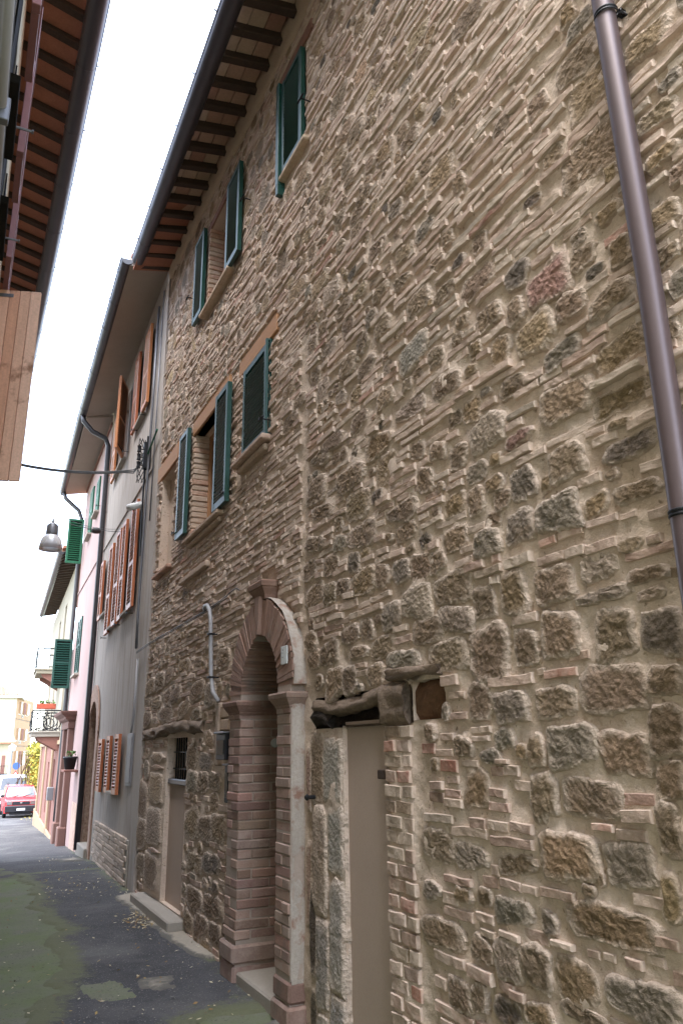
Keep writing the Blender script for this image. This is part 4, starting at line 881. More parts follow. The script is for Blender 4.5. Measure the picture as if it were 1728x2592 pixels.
FG = Frame(1.975, 9.44, .03)
GH = thing('grey_house', 'plain grey rendered house with varnished wooden shutters beside the stone house', 'house', (1.98, 9.5, .1))
up_w = [(10.82, 11.30, 6.62, 7.92), (12.62, 13.55, 6.55, 7.85)]; mid_w = [(10.97, 11.42, 3.62, 5.12), (12.45, 12.78, 3.62, 5.1), (13.35, 13.95, 4.0, 5.0)]
low_w = [(11.12, 11.52, 1.16, 1.88)]
arch = (13.62, 14.66, -.3, 2.51)
g = G(); FG.wall(g, 9.44, 14.78, -.3, 8.42, up_w + mid_w + low_w + [arch], .2)
g.add([FG.p(9.445, -.3), FG.p(9.445, 8.42), FG.p(9.445, 8.42, -.5), FG.p(9.445, -.3, -.5)], [(0, 1, 2, 3)]); build('wall', g, M['grey'], GH)
seg_windows(GH, FG, up_w + mid_w + low_w, M['oak'])
for h in up_w + mid_w + low_w: sillbox(GH, FG, h, M['concrete'])
def leaf(y0, w_, z0, z1, mt, n_sl, sgn=1, single=False, d=.035, mid=.42): return shutter(GH, FG.p(y0, z0, d), FG.e * sgn, FG.n, w_, z1 - z0, mt, .042, .06, n_sl, mid, single)
leaf(10.80, .46, 6.60, 7.92, M['oak'], 26, -1); leaf(11.32, .40, 6.60, 7.94, M['redwood'], 24, 1)
shutter(GH, FG.p(12.60, 6.52, .04), -FG.e * .93 + FG.n * .36, FG.n * .93 + FG.e * .36, .52, 1.33, M['oak'], .042, .06, 30, .45, True)
leaf(13.60, .38, 6.50, 7.80, M['oak'], 24, 1)
leaf(10.95, .44, 3.58, 5.14, M['redwood'], 26, -1); leaf(11.44, .36, 3.56, 5.10, M['redwood'], 26, 1); leaf(12.42, .44, 3.56, 5.10, M['redwood'], 26, -1); leaf(12.80, .42, 3.54, 5.06, M['redwood'], 26, 1); leaf(13.97, .35, 3.95, 5.02, M['redwood'], 20, 1)
leaf(11.10, .36, 1.13, 1.90, M['redwood'], 14, -1, mid=None); leaf(11.54, .34, 1.12, 1.89, M['redwood'], 14, 1, True, mid=None); leaf(12.36, .40, 1.10, 1.86, M['redwood'], 14, 1, True, mid=None)
for (y, z) in ((10.72, 6.55), (11.36, 6.55), (12.2, 6.5), (10.6, 3.5), (11.7, 3.5), (13.2, 3.5)): stay(GH, FG.p(y, z, .02), FG.n, FG.e)
g = G(); FG.box(g, 9.75, 14.72, 5.36, 5.40, .0, .02, .004); build('string_course', g, M['grey'], GH)
g = G(); 
for i, z in enumerate(np.arange(-.1, .66, .065)):
    y = 9.93 + (i % 2) * .13
    while y < 12.9:
        wd = .26; FG.box(g, y, min(y + wd - .012, 13.1), z, z + .054, -.02, .024 + rng.uniform(0, .012), .006, (*(np.array(c(136, 122, 112)) * rng.uniform(.75, 1.1)), rng.uniform(.4, .9))); y += wd
build('brick_plinth', g, M['brick'], GH, kind='stuff'); g = G(); FG.box(g, 9.9, 13.1, -.3, .655, -.02, .014, .004); build('plinth_mortar', g, M['concrete'], GH)
# archway near the far end
g = G(); cy, cz_, r_ = 14.14, 2.0, .52
th = np.linspace(0, math.pi, 24)
g.grid(np.array([[FG.p(cy - q * math.cos(a), cz_ + q * math.sin(a), d_) for a in th] for q, d_ in ((.80, .012), (.80, .03), (r_, .03), (r_, -.35))]), (*c(140, 104, 88), .2)); 
for (a, b) in ((13.38, 13.62), (14.66, 14.74)): FG.box(g, a, b, -.2, 2.0, -.3, .028, .006, (*c(140, 104, 88), .2))
FG.box(g, 14.62, 14.68, -.2, 2.5, -.45, -.01, .004, (*c(120, 92, 76), .2)); AD = build('archway', g, M['brick'], GH)
g = G(); FG.box(g, 13.5, 14.74, -.3, 2.62, -.5, -.36); build('door_leaf', g, M['dark'], AD); g = G(); FG.box(g, 13.55, 14.7, -.2, .20, -.4, .08, .01); build('threshold', g, M['concrete'], AD)
# soffit, gutter, downpipe
g = G(); g.loft([FG.p(9.46, 8.40, -.1), FG.p(9.46, 8.22, .56), FG.p(9.46, 8.36, .56), FG.p(9.46, 8.55, -.1)], [FG.p(14.85, 8.36, -.1), FG.p(14.85, 8.18, .54), FG.p(14.85, 8.32, .54), FG.p(14.85, 8.5, -.1)]); build('soffit', g, M['soffit'], GH)
g = G(); g.loft([FG.p(9.45, 8.36, .55), FG.p(9.45, 8.42, .55), FG.p(9.45, 9.8, -5), FG.p(9.45, 9.6, -5)], [FG.p(14.85, 8.33, .55), FG.p(14.85, 8.40, .55), FG.p(14.85, 9.8, -5), FG.p(14.85, 9.6, -5)], (*c(150, 100, 80), 0)); build('roof', g, M['terra'], GH)
gutter(GH, [FG.p(9.43, 8.30, .60), FG.p(12, 8.27, .60), FG.p(14.85, 8.24, .60)], .085, M['gutterdark'], FG.n, hooks=.8)
g = G(); g.tube([FG.p(14.80, 8.17, .60), FG.p(14.80, 8.05, .58), FG.p(14.78, 7.85, .40), FG.p(14.74, 7.72, .14), FG.p(14.72, 7.55, .075), FG.p(14.70, 5., .07), FG.p(14.66, 2., .07), FG.p(14.62, .08, .07)], .05, 12); build('downpipe', g, M['gutterdark'], GH, smooth=True)
# service pipes, meter cupboard, bracket, spotlight
g = G(); g.tube([FG.p(9.98, 8.0, .03), FG.p(10.02, 6.5, .03), FG.p(10.06, 5.0, .035), FG.p(10.10, 3.4, .035), FG.p(10.06, 2.95, .035)], .018, 8); g.tube([FG.p(9.70, 8.1, .02), FG.p(9.72, 6, .02), FG.p(9.74, 4.6, .02)], .010, 6); build('service_pipe', g, M['greymetal'], GH, smooth=True)
g = G(); g.tube([FG.p(9.92, 2.8, .03), FG.p(9.96, 2.1, .03), FG.p(10.02, 1.98, .03), FG.p(10.06, 1.90, .03)], .015, 8); build('service_pipe', g, M['conduit'], GH, smooth=True)
g = G(); FG.box(g, 9.98, 10.36, 1.26, 1.89, .0, .02, .004); mc = build('meter_cupboard', g, M['cupboard'], GH); g = G(); FG.box(g, 10.02, 10.32, 1.30, 1.85, .02, .028, .003); build('door', g, M['cupboard'], mc)
g = G(); FG.box(g, 10.06, 10.14, 5.45, 5.85, .0, .10, .004); 
for z in (5.5, 5.62, 5.74): g.lathe([(.0, -.05), (.03, -.045), (.022, 0), (.03, .045), (0, .05)], FG.p(10.10, z, .16), 10); g.tube([FG.p(10.10, z, .1), FG.p(10.10, z, .16)], .008, 6)
for k in range(5): g.tube([FG.p(10.10 + .03 * math.sin(k * 2 + q), 5.9 - q * .22, .12 + .05 * math.sin(q * 2 + k)) for q in np.linspace(0, 3, 8)], .006, 5)
g.tube([FG.p(10.1, 5.95, .05), FG.p(10.1, 5.1, .07), FG.p(10.12, 4.2, .05)], .014, 6); build('cable_bracket', g, M['iron'], GH)
g = G(); g.tube([FG.p(10.03, 5.66, .05), FG.p(9.42, 5.78, .05)], .014, 8); build('green_conduit', g, M['grasgreen'], GH)
g = G(); g.lathe([(0, 0), (.045, 0), (.045, .12), (.05, .122), (.05, .24), (0, .24)], FG.p(10.18, 4.95, .08), 16, axis=FG.e * .8 + FG.n * .5); g.tube([FG.p(10.15, 4.95, 0), FG.p(10.18, 4.95, .09)], .012, 6); build('wall_spotlight', g, M['whiteplastic'], GH, smooth=True)
# ================================================================== PINK HOUSE
FP = Frame(2.12, 14.78, .035)
PH = thing('pink_house', 'pale pink rendered house with green louvred shutters beyond the grey house', 'house', (2.12, 14.8, 0))
pw = [(16.15, 16.65, 6.62, 7.42), (17.4, 18.0, 6.45, 7.6), (17.55, 18.35, 3.32, 4.58)]
pdoor = (17.62, 18.55, -.4, 2.05)
g = G(); FP.wall(g, 14.78, 19.4, -.5, 8.3, pw + [pdoor], .18); g.add([FP.p(19.4, -.5), FP.p(19.4, 8.3), FP.p(19.4, 8.3, -.6), FP.p(19.4, -.5, -.6)], [(0, 1, 2, 3)]); build('wall', g, M['pink'], PH)
for h in pw:
    sillbox(PH, FP, h, M['concrete'], .10)
    wd = (h[1] - h[0]) / 2
    for k, s_ in ((h[0] + .005, 1), (h[1] - .005, -1)): shutter(PH, FP.p(k, h[2] + .01, -.01), FP.e * s_, FP.n, wd - .012, h[3] - h[2] - .02, M['green'] if h is pw[2] else M['grasgreen'], .045, .05, 24, .5, False)
for (y, z) in ((15.9, 6.65), (17.3, 6.5), (18.6, 3.3)): stay(PH, FP.p(y, z, .0), FP.n, FP.e)
# leaf at the far end, opened square to the wall
shutter(PH, FP.p(18.9, 6.05, .05), FP.n, -FP.e, .36, 1.12, M['grasgreen'], .04, .05, 18, None, True)
shutter(PH, FP.p(19.1, 3.10, .05), FP.n, -FP.e, .40, 1.14, M['green'], .04, .05, 18, .52, True)
g = G(); FP.box(g, 14.85, 19.35, 5.36, 5.40, .0, .02); build('string_course', g, M['pink'], PH)
g = G(); g.loft([FP.p(14.86, 8.28, -.1), FP.p(14.86, 8.16, .52), FP.p(14.86, 8.3, .52), FP.p(14.86, 8.42, -.1)], [FP.p(19.6, 8.12, -.1), FP.p(19.6, 8.0, .52), FP.p(19.6, 8.14, .52), FP.p(19.6, 8.26, -.1)]); build('soffit', g, M['soffit'], PH)
g = G(); FP.box(g, 14.8, 19.4, 8.06, 8.12, .0, .03, .005); build('moulding', g, M['rose'], PH)
g = G(); g.loft([FP.p(14.86, 8.3, .5), FP.p(14.86, 8.36, .5), FP.p(14.86, 9.6, -5), FP.p(14.86, 9.4, -5)], [FP.p(19.6, 8.14, .5), FP.p(19.6, 8.2, .5), FP.p(19.6, 9.6, -5), FP.p(19.6, 9.4, -5)], (*c(150, 100, 80), 0)); build('roof', g, M['terra'], PH)
gutter(PH, [FP.p(14.9, 8.28, .58), FP.p(17, 8.17, .58), FP.p(19.7, 8.08, .56)], .085, M['gutterdark'], FP.n, hooks=.9)
g = G(); g.tube([FP.p(19.45, 8.0, .55), FP.p(19.45, 7.85, .5), FP.p(19.40, 7.55, .16), FP.p(19.36, 7.3, .07), FP.p(19.36, 3, .07), FP.p(19.36, 1.4, .07), FP.p(19.36, -.3, .07)], .05, 12); build('downpipe', g, M['gutterdark'], PH, smooth=True)
g = G(); FP.box(g, 17.35, 17.62, -.4, 2.15, .0, .12, .01); FP.box(g, 18.55, 18.85, -.4, 2.15, .0, .12, .01); FP.box(g, 17.3, 17.66, -.4, .22, .0, .17, .02); FP.box(g, 18.5, 18.9, -.4, .22, .0, .17, .02)
FP.box(g, 17.3, 18.9, 2.15, 2.30, .0, .14, .01); dp = build('door_surround', g, M['brownstone'], PH)
rows = []
for z, q in ((2.30, .0), (2.34, .06), (2.38, .08), (2.44, .16), (2.48, .18), (2.50, .18)): rows.append([FP.p(17.28 - q, z, -.01), FP.p(17.28 - q, z, .14 + q), FP.p(18.92 + q, z, .14 + q), FP.p(18.92 + q, z, -.01)])
g = G(); g.grid(np.array(rows)); g.f.append((0, 1, 2, 3)); g.f.append((20, 21, 22, 23)); build('door_cornice', g, M['brownstone'], dp)
g = G(); FP.box(g, 17.62, 18.55, -.4, 2.05, -.17, -.12); build('door_leaf', g, M['rafter'], PH)
g = G(); FP.box(g, 15.6, 16.5, -.4, .75, .0, .012, .004, (*c(150, 112, 96), .3)); build('bare_brick_base', g, M['brick'], PH)
g = G(); FP.box(g, 15.95, 16.55, 1.31, 1.35, .0, .26, .006); build('pot_shelf', g, M['rose'], PH)
pot = thing('flower_pot', 'dark flower pot with a small green plant on a shelf of the pink house', 'flower pot', tuple(FP.p(16.2, 1.355, .14)))
g = G(); q = FP.p(16.2, 1.355, .14); g.lathe([(0, 0), (.09, 0), (.125, .2), (.135, .2), (.135, .24), (.115, .24), (.11, .2), (0, .2)], q, 16); build('pot', g, M['blackplastic'], pot, smooth=True)
g = G()
for k in range(36):
    a, r_, hh = rng.uniform(0, 6.28), rng.uniform(.02, .11), rng.uniform(.02, .12); p = q + np.array([r_ * math.cos(a), r_ * math.sin(a), .22 + hh]); d1 = rng.normal(0, 1, 3); d1 /= np.linalg.norm(d1); d2 = np.cross(d1, rng.normal(0, 1, 3)); d2 /= np.linalg.norm(d2)
    g.add([p - d1 * .035, p + d2 * .015, p + d1 * .035, p - d2 * .015], [(0, 1, 2, 3)])
build('leaves', g, M['plant'], pot)
# ================================================================== BALCONY HOUSE
FB = Frame(2.25, 19.42, .05)
BH = thing('balcony_house', 'narrow cream and rose house with two balconies farther down the street', 'house', (2.25, 19.5, -.3))
bw = [(20.6, 21.5, 2.3, 4.2), (22.9, 23.7, 4.35, 5.8), (25.4, 26.2, 2.3, 4.0), (25.4, 26.2, 4.5, 5.7), (28.2, 29., 2.3, 4.0), (21.9, 22.6, -.3, 1.5), (24.6, 25.2, .0, 1.4), (27.4, 28.2, -.6, 1.4)]
g = G(); FB.wall(g, 19.42, 31.2, 1.9, 6.4, bw[:5], .15); build('wall', g, M['cream'], BH)
g = G(); FB.wall(g, 19.42, 31.2, -1.3, 1.88, bw[5:], .15); build('lower_wall', g, M['rose'], BH, label='rose painted ground floor')
seg_windows(BH, FB, bw, M['whiteplastic'], .13)
g = G(); FB.box(g, 19.42, 31.2, 1.86, 1.96, .0, .05, .008); FB.box(g, 19.42, 31.2, -1.3, -.25, .0, .05, .01); build('moulding', g, M['oldstucco'], BH)
for y in (19.6, 22.8, 26.6, 29.8): g = G(); FB.box(g, y, y + .35, -1.3, 1.86, .0, .05, .01); build('pilaster', g, M['oldstucco'], BH)
ry = list(np.arange(19.6, 31.4, .42)); eave(BH, FB, ry, lambda y: 6.5 + .03 * (y - 20), .09, .10, .40, .2, 2, M['rafter'], [np.array(c(150, 110, 90)), np.array(c(165, 130, 108))])
gutter(BH, [FB.p(19.5, 6.48, .44), FB.p(25, 6.60, .44), FB.p(31.4, 6.78, .44)], .08, M['gutterdark'], FB.n, hooks=1.2)
g = G(); g.loft([FB.p(19.45, 6.55, .42), FB.p(19.45, 6.62, .42), FB.p(19.45, 7.6, -4), FB.p(19.45, 7.4, -4)], [FB.p(31.4, 6.9, .42), FB.p(31.4, 6.97, .42), FB.p(31.4, 8.0, -4), FB.p(31.4, 7.8, -4)], (*c(150, 100, 80), 0)); build('roof', g, M['terra'], BH)
def balcony(y0, y1, z, dp, ht, curls, slabmat):
    g = G(); FB.box(g, y0, y1, z, z + .10, .0, dp, .01); FB.box(g, y0 - .03, y1 + .03, z + .10, z + .14, .0, dp + .04, .008); b = build('balcony', g, slabmat, BH)
    g = G()
    for yy in (y0 + .12, y1 - .12): g.loft([FB.p(yy - .07, z, 0), FB.p(yy - .07, z, dp * .8), FB.p(yy - .07, z - .08, dp * .75), FB.p(yy - .07, z - .32, .06), FB.p(yy - .07, z - .36, 0)], [FB.p(yy + .07, z, 0), FB.p(yy + .07, z, dp * .8), FB.p(yy + .07, z - .08, dp * .75), FB.p(yy + .07, z - .32, .06), FB.p(yy + .07, z - .36, 0)])
    build('corbel', g, M['rose'], b)
    g = G(); zt = z + .14; path = [(y0, .02), (y0, dp), (y1, dp), (y1, .02)]
    for (a, b_), (c_, d_) in zip(path[:-1], path[1:]):
        g.tube([FB.p(a, zt + ht, b_), FB.p(c_, zt + ht, d_)], .02, 6); g.tube([FB.p(a, zt + .05, b_), FB.p(c_, zt + .05, d_)], .012, 6)
        nn = max(3, int(math.hypot(c_ - a, d_ - b_) / .12))
        for t in np.linspace(0, 1, nn): g.tube([FB.p(a + (c_ - a) * t, zt, b_ + (d_ - b_) * t), FB.p(a + (c_ - a) * t, zt + ht, b_ + (d_ - b_) * t)], .009, 5)
        if curls:
            for t in (.3, .7):
                for rr in (.22, .13): g.tube([FB.p(a + (c_ - a) * (t + rr * math.cos(q) / max(.3, math.hypot(c_ - a, d_ - b_))), zt + ht * .45 + rr * math.sin(q), b_ + (d_ - b_) * (t + rr * math.cos(q) / max(.3, math.hypot(c_ - a, d_ - b_)))) for q in np.linspace(0, 6.3, 14)], .011, 5)
    build('railing', g, M['iron'], b)
balcony(21.0, 22.3, 2.05, .68, .50, True, M['concrete']); balcony(22.6, 24.2, 3.75, .66, .55, False, M['cream'])
fb = thing('flower_box', 'terracotta flower boxes with plants on the lower iron balcony', 'flower box', tuple(FB.p(21.3, 2.72, .4)))
g = G(); FB.box(g, 21.05, 21.25, 2.73, 2.86, .15, .62, .01, (*c(168, 84, 64), 0)); build('trough', g, M['terra'], fb)
g = G()
for k in range(60):
    p = FB.p(21.15 + rng.normal(0, .07), 2.85 + rng.uniform(0, .10), rng.uniform(.18, .6)); d1 = rng.normal(0, 1, 3); d1 /= np.linalg.norm(d1); d2 = np.cross(d1, rng.normal(0, 1, 3)); d2 /= np.linalg.norm(d2); g.add([p - d1 * .04, p + d2 * .02, p + d1 * .04, p - d2 * .02], [(0, 1, 2, 3)])
build('leaves', g, M['plant'], fb)
g = G(); FB.box(g, 20.9, 21.15, .55, .85, .03, .18, .01); tag(build('wall_box', g, M['greymetal'], BH), '', '') if False else build('junction_box', g, M['greymetal'], BH)
# garden wall with the yellow creeper
FW = Frame(2.86, 31.3, .125)
g = G(); FW.box(g, 31.3, 52, -2.4, .1, -.3, .0, .02); FW.box(g, 31.3, 52, .1, .18, -.34, .04, .01); gwall = build('garden_wall', g, M['rose']); tag(gwall, 'low rose garden wall continuing past the balcony house', 'wall')
g = G()
for k in range(5200):
    t = rng.random(); p = np.array([3.98 + .5 * rng.normal(0, .34) + .10 * t, 46 + rng.uniform(-2.5, 2.5), CZ + .35 - 2.6 * t ** 1.1 + rng.normal(0, .12)])
    if p[0] > 4.6: continue
    d1 = rng.normal(0, 1, 3); d1 /= np.linalg.norm(d1); d2 = np.cross(d1, rng.normal(0, 1, 3)); d2 /= np.linalg.norm(d2); s_ = rng.uniform(.05, .1)
    tn = np.array(c(*((150, 138, 52), (128, 124, 46), (98, 104, 42), (168, 154, 70))[int(rng.integers(4))]))
    g.add([p - d1 * s_, p + d2 * s_ * .6, p + d1 * s_, p - d2 * s_ * .6], [(0, 1, 2, 3)], tn)
for k in range(14):
    x0 = 3.7 + rng.normal(0, .25); g.tube([(x0, 46 + rng.normal(0, 1), -1.7), (x0 + rng.normal(0, .1), 46 + rng.normal(0, 1), 0), (x0 + rng.normal(0, .2), 46 + rng.normal(0, 1), 1.6)], .02, 5, c(90, 70, 50))
tag(build('creeper_bush', g, M['leafy']), 'yellow green creeper bush hanging over the garden wall behind the red car', 'bush')
# ================================================================== FAR BUILDINGS
FA = thing('apartment_building', 'white and pale brick apartment building with hipped tile roof at the street end', 'building', (6.5, 110, -2))
g = G(); yA = 110.
g.add([(-30, yA, -3), (6.5, yA, -3), (6.5, yA, CZ + 7.1), (-30, yA, CZ + 7.1)], [(0, 1, 2, 3)]); build('wall', g, M['white'], FA)
FQ = Frame(6.5, 110., .235); cols_ = [(112.2, 113.2), (114.6, 116.0), (117.6, 119.0)]; rows_ = [(5.0, 6.5), (1.6, 3.1), (-1.6, .2)]
holes = [(a, b, CZ + z0, CZ + z1) for a, b in cols_ for z0, z1 in rows_]
g = G(); FQ.wall(g, 110, 124, -3, CZ + 7.1, holes, .25, step=20); build('wall', g, M['farbrick'], FA, label='pale brick side with windows')
for i, h in enumerate(holes):
    g = G(); FQ.box(g, h[0], h[1], h[2], h[3], -.26, -.2); wo = build('window', g, M['rose'] if 3 <= i < 6 else M['white'], FA); g = G(); FQ.box(g, h[0] - .1, h[1] + .1, h[2] - .15, h[2], -.05, .1); build('sill', g, M['white'], wo)
    if 3 <= i < 6: g = G(); FQ.box(g, h[0] - .3, h[1] + .4, h[2] - .5, h[2] + .4, .0, .9, .05); build('balcony', g, M['white'], FA)
g = G(); 
for z in (CZ + 4.2, CZ + .8): FQ.box(g, 110, 124, z, z + .12, .0, .08)
build('string_course', g, M['concrete'], FA)
rz_ = CZ + 7.1; A_ = np.array([-31, 109., rz_]); B_ = np.array([7.0, 109., rz_]); C_ = FQ.p(125, rz_, .9); D_ = np.array([-31, 125., rz_]); E1 = np.array([-26, 117., rz_ + 3.4]); E2 = np.array([1.5, 117., rz_ + 3.4])
g = G(); g.add([A_, B_, C_, D_, E1, E2], [(0, 1, 5, 4), (1, 2, 5), (2, 3, 4, 5)], (*c(172, 110, 92), 0)); g.add([A_ - [0, 0, .25], B_ - [0, 0, .25], C_ - [0, 0, .25], D_ - [0, 0, .25], A_, B_, C_, D_], [(0, 1, 2, 3), (0, 1, 5, 4), (1, 2, 6, 5)], (*c(190, 180, 170), 0))
ro = build('roof', g, M['terra'], FA)
g = G()
for x in np.arange(-12, 6.6, .42):
    t0 = np.array([x, 109.0, rz_ + .03]); u_ = np.array([-.2, 8, 3.4]) * np.clip((7.0 - x) / 5.5, .05, 1); g.tube([t0, t0 + u_], .10, 5, c(*((178, 112, 92), (160, 96, 80), (190, 132, 110))[int(rng.integers(3))]))
build('roof_tiles', g, M['terra'], ro, kind='stuff'); g = G(); g.box(2.3, 3.0, 113, 113.7, rz_ + 1.2, rz_ + 3.2, .03); build('chimney', g, M['concrete'], ro)
FL2 = thing('low_house', 'low pale house with two tall shuttered windows left of the lamp post', 'house', (4., 90, -2))
g = G(); F9 = Frame(5.25, 90., 0.)
g.box(-25, 5.25, 90, 96, -3, CZ + 1.0); build('wall', g, M['ochre'], FL2)
for x in (3.7, 4.45): g = G(); g.box(x, x + .34, 89.93, 90.05, CZ - 2.1, CZ - .25, .01); build('window', g, M['rose'], FL2)
g = G(); g.box(3.9, 5.1, 89.2, 90, CZ - 2.2, CZ - 2.05, .02); 
for x in np.arange(3.92, 5.1, .14): g.box(x, x + .025, 89.2, 89.225, CZ - 2.05, CZ - 1.3)
g.box(3.9, 5.1, 89.19, 89.235, CZ - 1.3, CZ - 1.25); build('balcony', g, M['iron'], FL2)
g = G(); g.loft([(-25, 89.4, CZ + .95), (-25, 96, CZ + 2.2), (-25, 96, CZ + 2.3), (-25, 89.4, CZ + 1.08)], [(5.6, 89.4, CZ + .95), (5.6, 96, CZ + 2.2), (5.6, 96, CZ + 2.3), (5.6, 89.4, CZ + 1.08)], (*c(172, 116, 96), 0)); build('roof', g, M['terra'], FL2)
LP = thing('street_lamp', 'pale post lamp with a lantern head in front of the low far house', 'street lamp', (4.78, 80, gz(80)))
g = G(); g.lathe([(.16, gz(80)), (.14, gz(80) + .4), (.08, gz(80) + .5), (.06, CZ + .0), (.05, CZ + .1)], (4.78, 80, 0), 12); build('post', g, M['greymetal'], LP, smooth=True)
g = G(); g.lathe([(.05, CZ + .1), (.26, CZ + .16), (.32, CZ + .55), (.34, CZ + .6), (.12, CZ + .72), (.0, CZ + .8)], (4.78, 80, 0), 12); build('lantern', g, M['whiteplastic'], LP, smooth=True)
RS = thing('road_sign', 'round blue road sign above a small warning triangle beyond the white van', 'road sign', (4.95, 75, gz(75)))
g = G(); g.tube([(4.95, 75.03, gz(75)), (4.95, 75.03, CZ - .8)], .03, 8); build('pole', g, M['greymetal'], RS)
g = G(); g.lathe([(0, .01), (.3, .01), (.3, 0)], (4.95, 75, CZ - 1.1), 20, axis=(0, -1, 0)); build('disc', g, mat('sign_blue', c(58, 84, 140), .5, var=.05, bump=0), RS)
g = G(); g.loft([(4.62, 74.99, CZ - 2.0), (5.28, 74.99, CZ - 2.0), (4.95, 74.99, CZ - 1.45)], [(4.62, 75.01, CZ - 2.0), (5.28, 75.01, CZ - 2.0), (4.95, 75.01, CZ - 1.45)]); build('triangle', g, mat('sign_red', c(190, 60, 60), .5, var=.05, bump=0), RS)
g = G(); g.loft([(4.75, 74.98, CZ - 1.93), (5.15, 74.98, CZ - 1.93), (4.95, 74.98, CZ - 1.6)], [(4.75, 75., CZ - 1.93), (5.15, 75., CZ - 1.93), (4.95, 75., CZ - 1.6)]); build('triangle_face', g, M['whiteplastic'], RS)
# ================================================================== CARS
def car(name, label, x, y, z, W_, prof, top_in, paint, wind, hood_i, van=False):
    t = thing(name, label, 'van' if van else 'car', (x, y, z)); T = np.array([x, y, z])
    hw = W_ / 2; belt = wind[0][1]
    def X(zz): return hw if zz <= belt else hw - top_in * (zz - belt) / (max(p[1] for p in prof) - belt)
    g = G()
    secs = []
    for s_ in (-1, -.9, .9, 1):
        secs.append([T + np.array([s_ * X(b), a + (.05 if abs(s_) == 1 else 0) * (1 if a < 1 else -1), b - (.02 if abs(s_) == 1 and b > .5 else 0)]) for a, b in prof])
    n = len(prof); base = g.n
    g.add(np.array(secs).reshape(-1, 3), [(i * n + k, i * n + (k + 1) % n, (i + 1) * n + (k + 1) % n, (i + 1) * n + k) for i in range(3) for k in range(n)] + [tuple(range(n)), tuple(range(3 * n, 4 * n))[::-1]])
    build('body', g, paint, t)
    (ya, za), (yb, zb) = wind
    def slab(nm, pts, mt, off=.012): 
        g = G(); P = [T + np.array(p) for p in pts]; nn = np.cross(P[1] - P[0], P[2] - P[0]); nn /= np.linalg.norm(nn); nn *= np.sign(-nn[1] + 1e-6) if abs(nn[1]) > .2 else np.sign(nn @ np.array([np.sign(pts[0][0]), 0, 0]))
        g.loft([p + nn * off for p in P], [p - nn * .02 for p in P]); return build(nm, g, mt, t)
    f = .08
    slab('windscreen', [(-X(za) * .9, ya + (yb - ya) * f, za + (zb - za) * f), (X(za) * .9, ya + (yb - ya) * f, za + (zb - za) * f), (X(zb) * .92, yb - (yb - ya) * f, zb - (zb - za) * f), (-X(zb) * .92, yb - (yb - ya) * f, zb - (zb - za) * f)], M['carglass'])
    for s_ in (-1, 1):
        for (y0, y1) in ((yb - .15, yb + .75), (yb + .83, yb + 1.6)):
            slab('side_window', [(s_ * X(za + .05), y0 - .2 if y0 < yb else y0, za + .05), (s_ * X(za + .05), y1, za + .05), (s_ * X(zb - .08), y1, zb - .08), (s_ * X(zb - .08), y0 + .1, zb - .08)], M['carglass'])
        hl = slab('headlight', [(s_ * (hw - .33), -.012, hood_i - .17), (s_ * (hw - .09), -.012, hood_i - .17), (s_ * (hw - .09), -.012, hood_i - .01), (s_ * (hw - .33), -.012, hood_i - .01)], M['chrome'])
        g = G(); g.obox(T + (s_ * (hw + .09), ya + .12, za + .06), (.09, 0, 0), (0, .04, 0), (0, 0, .06), .02); build('mirror', g, M['blackplastic'], t)
        for yy in (.62, prof[-1][0] - .62):
            g = G(); g.lathe([(.0, .0), (.16, .0), (.18, .02), (.26, .02), (.28, .0), (.28, -.14), (0, -.14)], T + (s_ * (hw + .005), yy, .28), 20, axis=(s_, 0, 0)); wh = build('wheel', g, M['rubber'], t, smooth=True)
            g = G(); g.lathe([(0, .012), (.1, .015), (.17, .005), (.17, 0)], T + (s_ * (hw + .005), yy, .28), 16, axis=(s_, 0, 0)); build('rim', g, M['greymetal'], wh)
    slab('grille', [(-hw + .35, -.012, hood_i - .18), (hw - .35, -.012, hood_i - .18), (hw - .35, -.012, hood_i - .02), (-hw + .35, -.012, hood_i - .02)], M['blackplastic'])
    g = G(); g.obox(T + (0, -.05, .42), (hw - .02, 0, 0), (0, .09, 0), (0, 0, .15), .03); g.obox(T + (0, .02, .22), (hw - .25, 0, 0), (0, .06, 0), (0, 0, .06), .02); bpz = build('bumper', g, M['blackplastic'], t)
    g = G(); g.obox(T + (0, -.148, .40), (.19, 0, 0), (0, .006, 0), (0, 0, .05), .003); build('number_plate', g, M['whiteplastic'], bpz)
    g = G()
    for x0 in (-.35, .12): g.tube([T + (x0, ya - .02, za + .02), T + (x0 + .42, ya + .10, za + .13)], .012, 5)
    build('wiper', g, M['blackplastic'], t)
    if not van:
        g = G(); g.obox(T + (0, -.03, hood_i - .10), (.05, 0, 0), (0, .008, 0), (0, 0, .035), .004); build('badge', g, M['chrome'], t)
        for s_ in (-1, 1):
            for yy in (1.55, 2.5): g = G(); g.tube([T + (s_ * .56, yy, 1.42), T + (s_ * .58, yy, 1.52), T + (s_ * .50, yy, 1.55)], .015, 6); build('roof_mount', g, M['blackplastic'], t)
    return t
car('red_car', 'boxy red hatchback with a black bumper parked facing up the street', 3.17, 42.0, gz(42), 1.48, [(.0, .24), (.0, .74), (.06, .82), (.82, .92), (1.24, 1.38), (1.42, 1.44), (3.05, 1.42), (3.36, .92), (3.38, .24)], .13, M['redpaint'], ((.82, .92), (1.24, 1.38)), .78)
car('white_van', 'white people carrier parked just behind the red hatchback', 3.28, 47.6, gz(47.6), 1.78, [(.0, .26), (.0, .82), (.1, .95), (1.0, 1.15), (1.75, 1.90), (2.0, 1.98), (4.1, 1.95), (4.4, 1.1), (4.4, .26)], .16, M['whitepaint'], ((1.0, 1.15), (1.75, 1.90)), .88, True)
